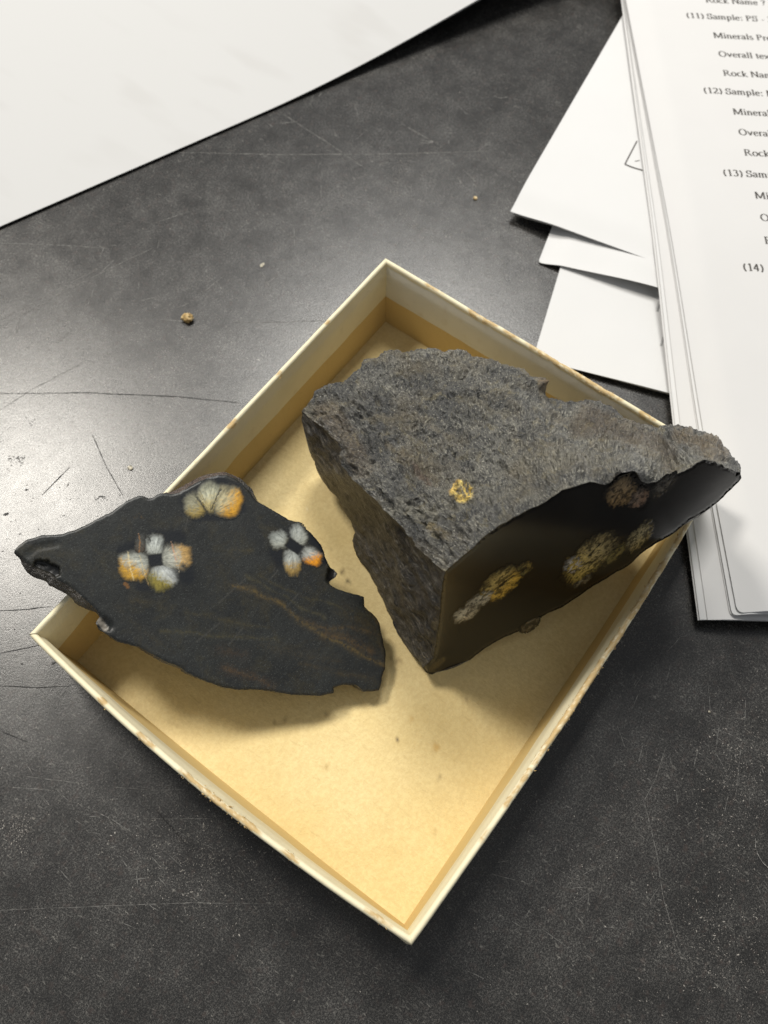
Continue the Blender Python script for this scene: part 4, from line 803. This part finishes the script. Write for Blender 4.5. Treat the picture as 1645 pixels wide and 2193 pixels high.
# ------------------------------------------------------------------ printed lettering: a small stroke serif face (cap height 1)
def arc(cx, cy, rx, ry, a0, a1, n=12):
    return [(cx + rx * math.cos(math.radians(a0 + (a1 - a0) * k / n)), cy + ry * math.sin(math.radians(a0 + (a1 - a0) * k / n))) for k in range(n + 1)]
def ser(x, y, w=0.16): return [(x - w, y), (x + w, y)]
GL = {
 '(': (0.46, [arc(0.62, 0.42, 0.50, 0.68, 130, 230)]), ')': (0.46, [arc(-0.16, 0.42, 0.50, 0.68, 50, -50)]),
 '1': (0.70, [[(0.2, 0.86), (0.38, 1.0), (0.38, 0.02)], ser(0.38, 0.02, 0.18)]),
 '2': (0.72, [arc(0.34, 0.70, 0.24, 0.28, 160, -35) + [(0.08, 0.04)], [(0.06, 0.04), (0.62, 0.04), (0.66, 0.16)]]),
 '3': (0.72, [arc(0.31, 0.76, 0.22, 0.23, 150, -80), arc(0.31, 0.28, 0.26, 0.27, 85, -150)]),
 '4': (0.72, [[(0.47, 0.0), (0.47, 0.98), (0.06, 0.30), (0.66, 0.30)]]),
 'S': (0.80, [arc(0.38, 0.74, 0.25, 0.25, 25, 240) + arc(0.38, 0.26, 0.27, 0.27, 62, -155), [(0.64, 0.98), (0.63, 0.72)], [(0.09, 0.02), (0.09, 0.30)]]),
 'P': (0.80, [[(0.18, 0.02), (0.18, 0.98)], [(0.04, 0.98), (0.38, 0.98)] + arc(0.40, 0.74, 0.25, 0.24, 90, -90) + [(0.2, 0.5)], ser(0.18, 0.02)]),
 'M': (1.30, [[(0.16, 0.02), (0.18, 0.98)], [(0.05, 0.98), (0.22, 0.98), (0.62, 0.06), (1.04, 0.98), (1.22, 0.98)], [(1.08, 0.98), (1.08, 0.02)], ser(0.16, 0.02, 0.13), ser(1.08, 0.02)]),
 'O': (1.06, [arc(0.52, 0.5, 0.42, 0.49, 0, 360, 24)]),
 'R': (0.98, [[(0.18, 0.02), (0.18, 0.98)], [(0.04, 0.98), (0.42, 0.98)] + arc(0.42, 0.75, 0.24, 0.23, 90, -90) + [(0.2, 0.52)], [(0.42, 0.52), (0.82, 0.03), (0.94, 0.02)], ser(0.18, 0.02)]),
 'N': (1.08, [[(0.18, 0.02), (0.18, 0.98)], [(0.04, 0.98), (0.22, 0.98), (0.86, 0.04)], [(0.86, 0.02), (0.86, 0.98)], ser(0.18, 0.02, 0.14), ser(0.86, 0.98, 0.15)]),
 'F': (0.82, [[(0.18, 0.02), (0.18, 0.98)], [(0.04, 0.98), (0.68, 0.98), (0.70, 0.78)], [(0.2, 0.52), (0.52, 0.52)], ser(0.18, 0.02)]),
 'a': (0.64, [arc(0.26, 0.48, 0.19, 0.20, 160, 0) + [(0.45, 0.08), (0.60, 0.03)], arc(0.25, 0.19, 0.19, 0.18, 60, 330)]),
 'm': (1.14, [[(0.04, 0.66), (0.16, 0.68), (0.16, 0.02)], arc(0.34, 0.48, 0.18, 0.19, 170, 0) + [(0.52, 0.02)], arc(0.72, 0.48, 0.18, 0.19, 170, 0) + [(0.90, 0.02)], ser(0.16, 0.02, 0.12), ser(0.53, 0.02, 0.12), ser(0.92, 0.02, 0.12)]),
 'n': (0.76, [[(0.04, 0.66), (0.16, 0.68), (0.16, 0.02)], arc(0.36, 0.48, 0.19, 0.19, 170, 0) + [(0.55, 0.02)], ser(0.16, 0.02, 0.12), ser(0.56, 0.02, 0.12)]),
 'p': (0.74, [[(0.04, 0.66), (0.16, 0.68), (0.16, -0.30)], arc(0.37, 0.34, 0.22, 0.33, 150, -150), ser(0.16, -0.30, 0.13)]),
 'l': (0.40, [[(0.05, 0.98), (0.19, 1.02), (0.19, 0.02)], ser(0.19, 0.02, 0.13)]),
 'e': (0.64, [[(0.09, 0.38), (0.52, 0.38)] + arc(0.31, 0.40, 0.22, 0.27, 0, 180) + arc(0.33, 0.34, 0.24, 0.33, 180, 320)]),
 ':': (0.40, [[(0.2, -0.01), (0.2, 0.07), (0.2, 0.15)], [(0.2, 0.50), (0.2, 0.58), (0.2, 0.66)]]), '-': (0.46, [[(0.06, 0.30), (0.40, 0.30)]]),
 'i': (0.40, [[(0.06, 0.66), (0.19, 0.68), (0.19, 0.02)], [(0.19, 0.86), (0.19, 0.93), (0.19, 1.0)], ser(0.19, 0.02, 0.13)]),
 'r': (0.52, [[(0.04, 0.66), (0.16, 0.68), (0.16, 0.02)], arc(0.38, 0.46, 0.21, 0.20, 170, 55), ser(0.17, 0.02, 0.14)]),
 's': (0.56, [arc(0.26, 0.50, 0.16, 0.17, 30, 240) + arc(0.26, 0.18, 0.18, 0.17, 62, -155)]),
 'v': (0.74, [[(0.02, 0.66), (0.10, 0.66), (0.36, 0.04), (0.60, 0.66), (0.68, 0.66)]]),
 't': (0.44, [[(0.18, 0.86), (0.18, 0.14)] + arc(0.30, 0.14, 0.12, 0.13, 180, 310), [(0.03, 0.66), (0.38, 0.66)]]),
 'x': (0.74, [[(0.08, 0.64), (0.62, 0.03)], [(0.60, 0.65), (0.08, 0.03)], ser(0.1, 0.65, 0.1), ser(0.6, 0.03, 0.1)]),
 'o': (0.74, [arc(0.35, 0.34, 0.28, 0.33, 0, 360, 18)]), 'c': (0.64, [arc(0.34, 0.34, 0.26, 0.33, 50, 320)]),
 'k': (0.74, [[(0.04, 0.98), (0.16, 1.02), (0.16, 0.02)], [(0.56, 0.66), (0.2, 0.32), (0.62, 0.02)], ser(0.16, 0.02, 0.12), ser(0.62, 0.02, 0.1)]),
 '?': (0.64, [arc(0.30, 0.76, 0.22, 0.22, 160, -50) + [(0.30, 0.30)], [(0.3, 0.0), (0.3, 0.06), (0.3, 0.12)]]), '_': (0.8, [[(0, -0.12), (0.8, -0.12)]]), ' ': (0.38, []),
}
def lettering(name, text, org, ex, ey, size, zf, mat, parent, thick=1.0):
    V, F = [], []; x = 0.0
    for ch in text:
        wd, strokes = GL[ch]
        for s in strokes:
            p = np.array(s, float); p = resample(p, 0.09, False) if len(p) > 1 else p
            g = np.gradient(p, axis=0); g /= np.linalg.norm(g, axis=1)[:, None] + 1e-9
            w = (0.030 + 0.050 * np.abs(g[:, 1]) ** 1.5) * thick; nr = np.stack([-g[:, 1], g[:, 0]], 1)
            k = len(V)
            for i in range(len(p)):
                for sg in (1, -1):
                    q = p[i] + nr[i] * w[i] * sg; wp = org + ex * (x + q[0]) * size + ey * q[1] * size
                    V.append((wp[0], wp[1], zf(wp) + 0.00006))
            F += [(k + 2 * i, k + 2 * i + 1, k + 2 * i + 3, k + 2 * i + 2) for i in range(len(p) - 1)]
        x += wd
    return mesh_obj(name, V, F, mat, parent, smooth_shade=False)

# ------------------------------------------------------------------ paper sheets
def sheet(name, corner, e1, e2, s1, s2, zf, mat, parent, n1=60, n2=60, th=0.00012, rc=0.0, p1=1.0, tint=None):
    # corner + a*e1 + b*e2; denser near the corner so that curls are smooth
    A = (np.linspace(0, 1, n1) ** 1.5) * s1; B = (np.linspace(0, 1, n2) ** 1.5) * s2
    a, b = np.meshgrid(A, B, indexing='ij'); a, b = a.ravel(), b.ravel()
    if rc > 0:                                   # rounded corner
        k = (a < rc) & (b < rc); da, db = rc - a[k], rc - b[k]; m = np.maximum(da, db) / (np.hypot(da, db) + 1e-12)
        a[k], b[k] = rc - da * m, rc - db * m
    xy = corner[:2] + a[:, None] * e1 + b[:, None] * e2; z = zf(a, b)
    P = np.c_[xy, z]; n = len(P); V = np.vstack([P, P - np.array((0, 0, th))])
    F = grid_faces(n1, n2); Fb = [tuple(k + n for k in f[::-1]) for f in F]
    rim = [i * n2 for i in range(n1)] + [(n1 - 1) * n2 + j for j in range(1, n2)] + [i * n2 + n2 - 1 for i in range(n1 - 2, -1, -1)] + [j for j in range(n2 - 2, 0, -1)]
    Fe = [(rim[i], rim[(i + 1) % len(rim)], rim[(i + 1) % len(rim)] + n, rim[i] + n) for i in range(len(rim))]
    if np.cross(e1, e2) < 0: F = [f[::-1] for f in F]; Fb = [f[::-1] for f in Fb]
    return mesh_obj(name, V, F + Fb + Fe, mat, parent, sharp=40)
def unit(v): return np.asarray(v)[:2] / np.linalg.norm(np.asarray(v)[:2])
def papers():
    ink = mat_ink('printed_ink', (0.075, 0.07, 0.065)); faint = mat_ink('faint_print', (0.40, 0.40, 0.40)); _ = 0
    # bottom single sheet, mostly under the rest
    z0 = 0.0016
    c = at1(1142, 767, z0); e1 = unit(at1(1200, 575, z0) - at1(1152, 735, z0)); e2 = np.array((e1[1], -e1[0]))
    if e2 @ (at1(1437, 855, z0)[:2] - c[:2]) < 0: e2 = -e2
    s3 = thing('paper_sheet', 'lowest white paper sheet beside the tray, its corner hidden behind the rim', 'paper', c)
    sheet('page', c, e1, e2, 0.16, 0.22, lambda a, b: z0 + 0.0012 * smooth(0.05, 0.0, a) * smooth(0.0, 0.05, b) + 0 * a, MPB, s3)
    sheet('page', c + np.array((0.0012, -0.0010, 0)), e1, e2, 0.16, 0.22, lambda a, b: 0.0008 + 0 * a, MP, s3)
    for px in ((1403, 660), (1412, 737)):
        o = at1(px[0], px[1], z0 + .0012)
        lettering('faint_letters', 'F' if px[1] < 700 else 'Fi', o[:2], e2, e1, 0.0033, lambda p: z0 + 0.00125, faint, s3, 0.9)
    # curled corner sheet
    z1 = 0.0030
    c = at1(1155, 553, z1); e1 = unit(at1(1180, 490, z1) - c); e2 = unit(at1(1398, 612, z1 + .004) - c); e2 = np.array((e1[1], -e1[0])) if np.array((e1[1], -e1[0])) @ e2 > 0 else np.array((-e1[1], e1[0]))
    s2 = thing('paper_sheet', 'middle white paper sheet with its left corner curling, under the fanned packet', 'paper', c)
    sheet('page', c, e1, e2, 0.15, 0.22, lambda a, b: z1 + 0.0042 * smooth(0.0, 0.045, b) - 0.0016 * smooth(0.010, 0.0, b) - 0.0006 * smooth(0.012, 0.0, a), MPB, s2, rc=0.0012)
    # fanned stapled packet
    z2 = 0.0066
    c = at1(1095, 443, z2); e1 = unit(at1(1312, 70, z2) - c); e2 = np.array((e1[1], -e1[0]))
    if e2 @ (at1(1400, 580, z2)[:2] - c[:2]) < 0: e2 = -e2
    s1 = thing('paper_packet', 'fanned white packet with a sharp left corner and a small printed box outline', 'paper', c)
    zt = lambda a, b: z2 + 0.0016 * smooth(0.0, 0.09, b) - 0.0008 * smooth(0.012, 0.0, a) - 0.0015 * smooth(0.02, 0.0, a + b)
    sheet('page', c, e1, e2, 0.20, 0.24, zt, MPB, s1)
    sheet('page', c + np.r_[0.0004 * e2 + 0.0008 * e1, 0], unit(e1 + 0.012 * e2), unit(e2 - 0.012 * e1), 0.20, 0.24, lambda a, b: zt(a, b) - 0.0008 - 0.0004 * smooth(0, .1, b), MP, s1)
    sheet('page', c + np.r_[0.002 * e2 + 0.0012 * e1, 0], unit(e1 - 0.02 * e2), unit(e2 + 0.02 * e1), 0.20, 0.24, lambda a, b: zt(a, b) - 0.0020 - 0.0008 * smooth(0, .1, b), MP, s1)
    V, F = [], []
    for l in ([(1366, 297), (1353, 322), (1340, 347)], [(1340, 347), (1356, 354), (1378, 361)], [(1361, 341), (1372, 339)]):
        p = resample(l, 4, False); g = np.gradient(p, axis=0); g /= np.linalg.norm(g, axis=1)[:, None]; nr = np.stack([-g[:, 1], g[:, 0]], 1) * (1.5 if len(l) > 2 else 0.8)
        k = len(V)
        for i in range(len(p)):
            for sg in (1, -1):
                q = at1(*(p[i] + sg * nr[i]), z2 + 0.0016); d = q[:2] - c[:2]; V.append((q[0], q[1], float(zt(d @ e1, d @ e2)) + 0.00006))
        F += [(k + 2 * i, k + 2 * i + 1, k + 2 * i + 3, k + 2 * i + 2) for i in range(len(p) - 1)]
    mesh_obj('printed_outline', V, F, ink, s1, smooth_shade=False)
    # the text packet on top: four fanned layers
    e2 = unit(at1(1645, 1331, .006) - at1(1496, 1327, .006))
    pk = thing('handout_packet', 'thick white handout packet printed with numbered sample questions', 'handout', at1(1496, 1327, 0.0))
    def page(px_lo, px_hi, z, curl, dz, mat, rc=0.0, back=0.0052):
        c = at1(*px_lo, z); hi = at1(*px_hi, z); e1 = unit(hi - c); q = np.array((e1[1], -e1[0])); q = q if q @ e2 > 0 else -q
        f = lambda a, b: z - curl * smooth(dz, 0.0, b) + back * smooth(0.04, 0.16, a)
        sheet('page', c, e1, q, 0.32, 0.216, f, mat, pk, n1=60, n2=70, rc=rc); return c, e1, q, f
    page((1496, 1327), (1374, 400), 0.0042, 0.0006, 0.004, MP)
    page((1500, 1326), (1379, 400), 0.0048, 0.0005, 0.004, MPB)
    page((1517, 1326), (1384, 400), 0.0056, 0.0006, 0.006, MP)
    page((1567, 1317), (1402, 400), 0.0072, 0.0012, 0.006, MP, 0.0015)
    page((1571, 1315), (1405, 400), 0.0080, 0.0012, 0.006, MPB, 0.0015)
    ct, e1t, e2t, ft = page((1583, 1309), (1409, 400), 0.0092, 0.0014, 0.010, MP, 0.002)
    zf = lambda p: float(ft((p - ct[:2]) @ e1t, (p - ct[:2]) @ e2t))
    ztx = 0.0144
    for txt, px in (('Rock Name ? _', (1512, 5)), ('(11) Sample: PS - 3', (1471, 38)), ('Minerals Pre', (1529, 81)), ('Overall tex', (1540, 121)), ('Rock Nam', (1550, 162)), ('(12) Sample: M', (1508, 199)), ('Mineral', (1571, 245)), ('Overal', (1583, 289)), ('Rock', (1595, 333)),
                    ('(13) Samp', (1550, 376)), ('Mi', (1618, 425)), ('O', (1630, 472)), ('R', (1640, 520)), ('(14)', (1595, 575))):
        o = at1(*px, ztx)
        lettering('text_line', txt, o[:2], unit(at1(1645, 47, ztx) - at1(1471, 38, ztx)), e1t, 0.00315, zf, ink, pk, 1.25)
    # sheet at the upper left, lifted at its right end, a second leaf under it
    z = 0.0012
    c = at1(-330, 628, z); e1 = unit(at1(820, 117, 0.004) - c); e2 = np.array((e1[1], -e1[0])); e2 = -e2 if e2[1] < 0 else e2
    tl = thing('paper_sheet', 'large plain white sheet across the upper left corner, its right end lifted off the bench', 'paper', c)
    def zl(a, b): return z + 0.026 * smooth(0.17, 0.43, a)
    sheet('page', c, e1, e2, 0.43, 0.28, zl, mat_show_through(), tl, n1=90)
    sheet('page', c + np.r_[-0.0006 * e2, 0] * 0 + np.r_[0.0012 * e2, 0], unit(e1 - 0.004 * e2), unit(e2 + 0.004 * e1), 0.43, 0.28, lambda a, b: zl(a, b) - 0.0005 - 0.0016 * smooth(0.2, 0.45, a), MP, tl, n1=90)
papers()

# ------------------------------------------------------------------ crumbs on the bench
def crumb(name, label, px, r, mat, flat=0.75, seed=1, cat='crumb', el=1.0):
    c = at1(*px, 0.0); nu, nv = 14, 20; V = []
    for i in range(nu):
        for j in range(nv):
            a, b = math.pi * i / (nu - 1), 2 * math.pi * j / nv; V.append((math.sin(a) * math.cos(b), math.sin(a) * math.sin(b), math.cos(a)))
    V = np.array(V); n = fbm(V * 1.5 + seed, 3, seed, 0.6); V = V * (1 + 0.45 * n)[:, None] * r * np.array((el, 1, flat)); V[:, 2] -= V[:, 2].min()
    return tag(mesh_obj(name, V + c + np.array((0, 0, 0.00003)), grid_faces(nu, nv, True), mat, origin=c, smooth_shade=False), label, cat, 'grains and flakes scattered on the bench' if cat == 'flake' else None)
def crumbs():
    m = M('ochre_crumb'); n = m.noise(900, 4, 0.7); mo = m.set(color=m.ramp(n, [(0.35, (0.13, 0.075, 0.03)), (0.52, (0.40, 0.27, 0.10)), (0.68, (0.70, 0.60, 0.40))]), rough=0.8)
    mw = mat_scratch('pale_flake', (0.50, 0.46, 0.37), 0.7)
    crumb('rock_crumb', 'tiny ochre rock crumb on the bench left of the tray', (403, 685), 0.00185, mo, 0.8, 3)
    crumb('flake', 'small cream flake on the bench above the slice', (280, 1003), 0.00085, mw, 0.4, 5, 'flake')
    crumb('flake', 'minute tan fleck on the bench inside the faint cup ring', (1018, 426), 0.0008, mo, 0.5, 8, 'flake')
    crumb('flake', 'pale grain on the bench between the ochre crumb and the tray', (562, 568), 0.0006, mw, 0.4, 9, 'flake', 1.6)
    crumb('flake', 'white grain lying on the bench right of the tray', (1519, 1525), 0.00038, mw, 0.5, 12, 'flake')
    p = resample([(1618, 1795), (1618, 1812), (1624, 1832), (1634, 1848), (1650, 1862)], 4, False); q = at(p, 0.0003); V, F = [], []
    for i in range(len(q)):
        for k in range(5): V.append(q[i] + 0.00005 * np.array((math.cos(k * 1.2566), math.sin(k * 1.2566) * 0.7, math.sin(k * 1.2566))))
    tag(mesh_obj('hair', V, grid_faces(len(q), 5, True), mat_scratch('pale_hair', (0.55, 0.53, 0.50)), origin=q[0]), 'fine curved pale hair on the bench at the right edge', 'hair')
crumbs()
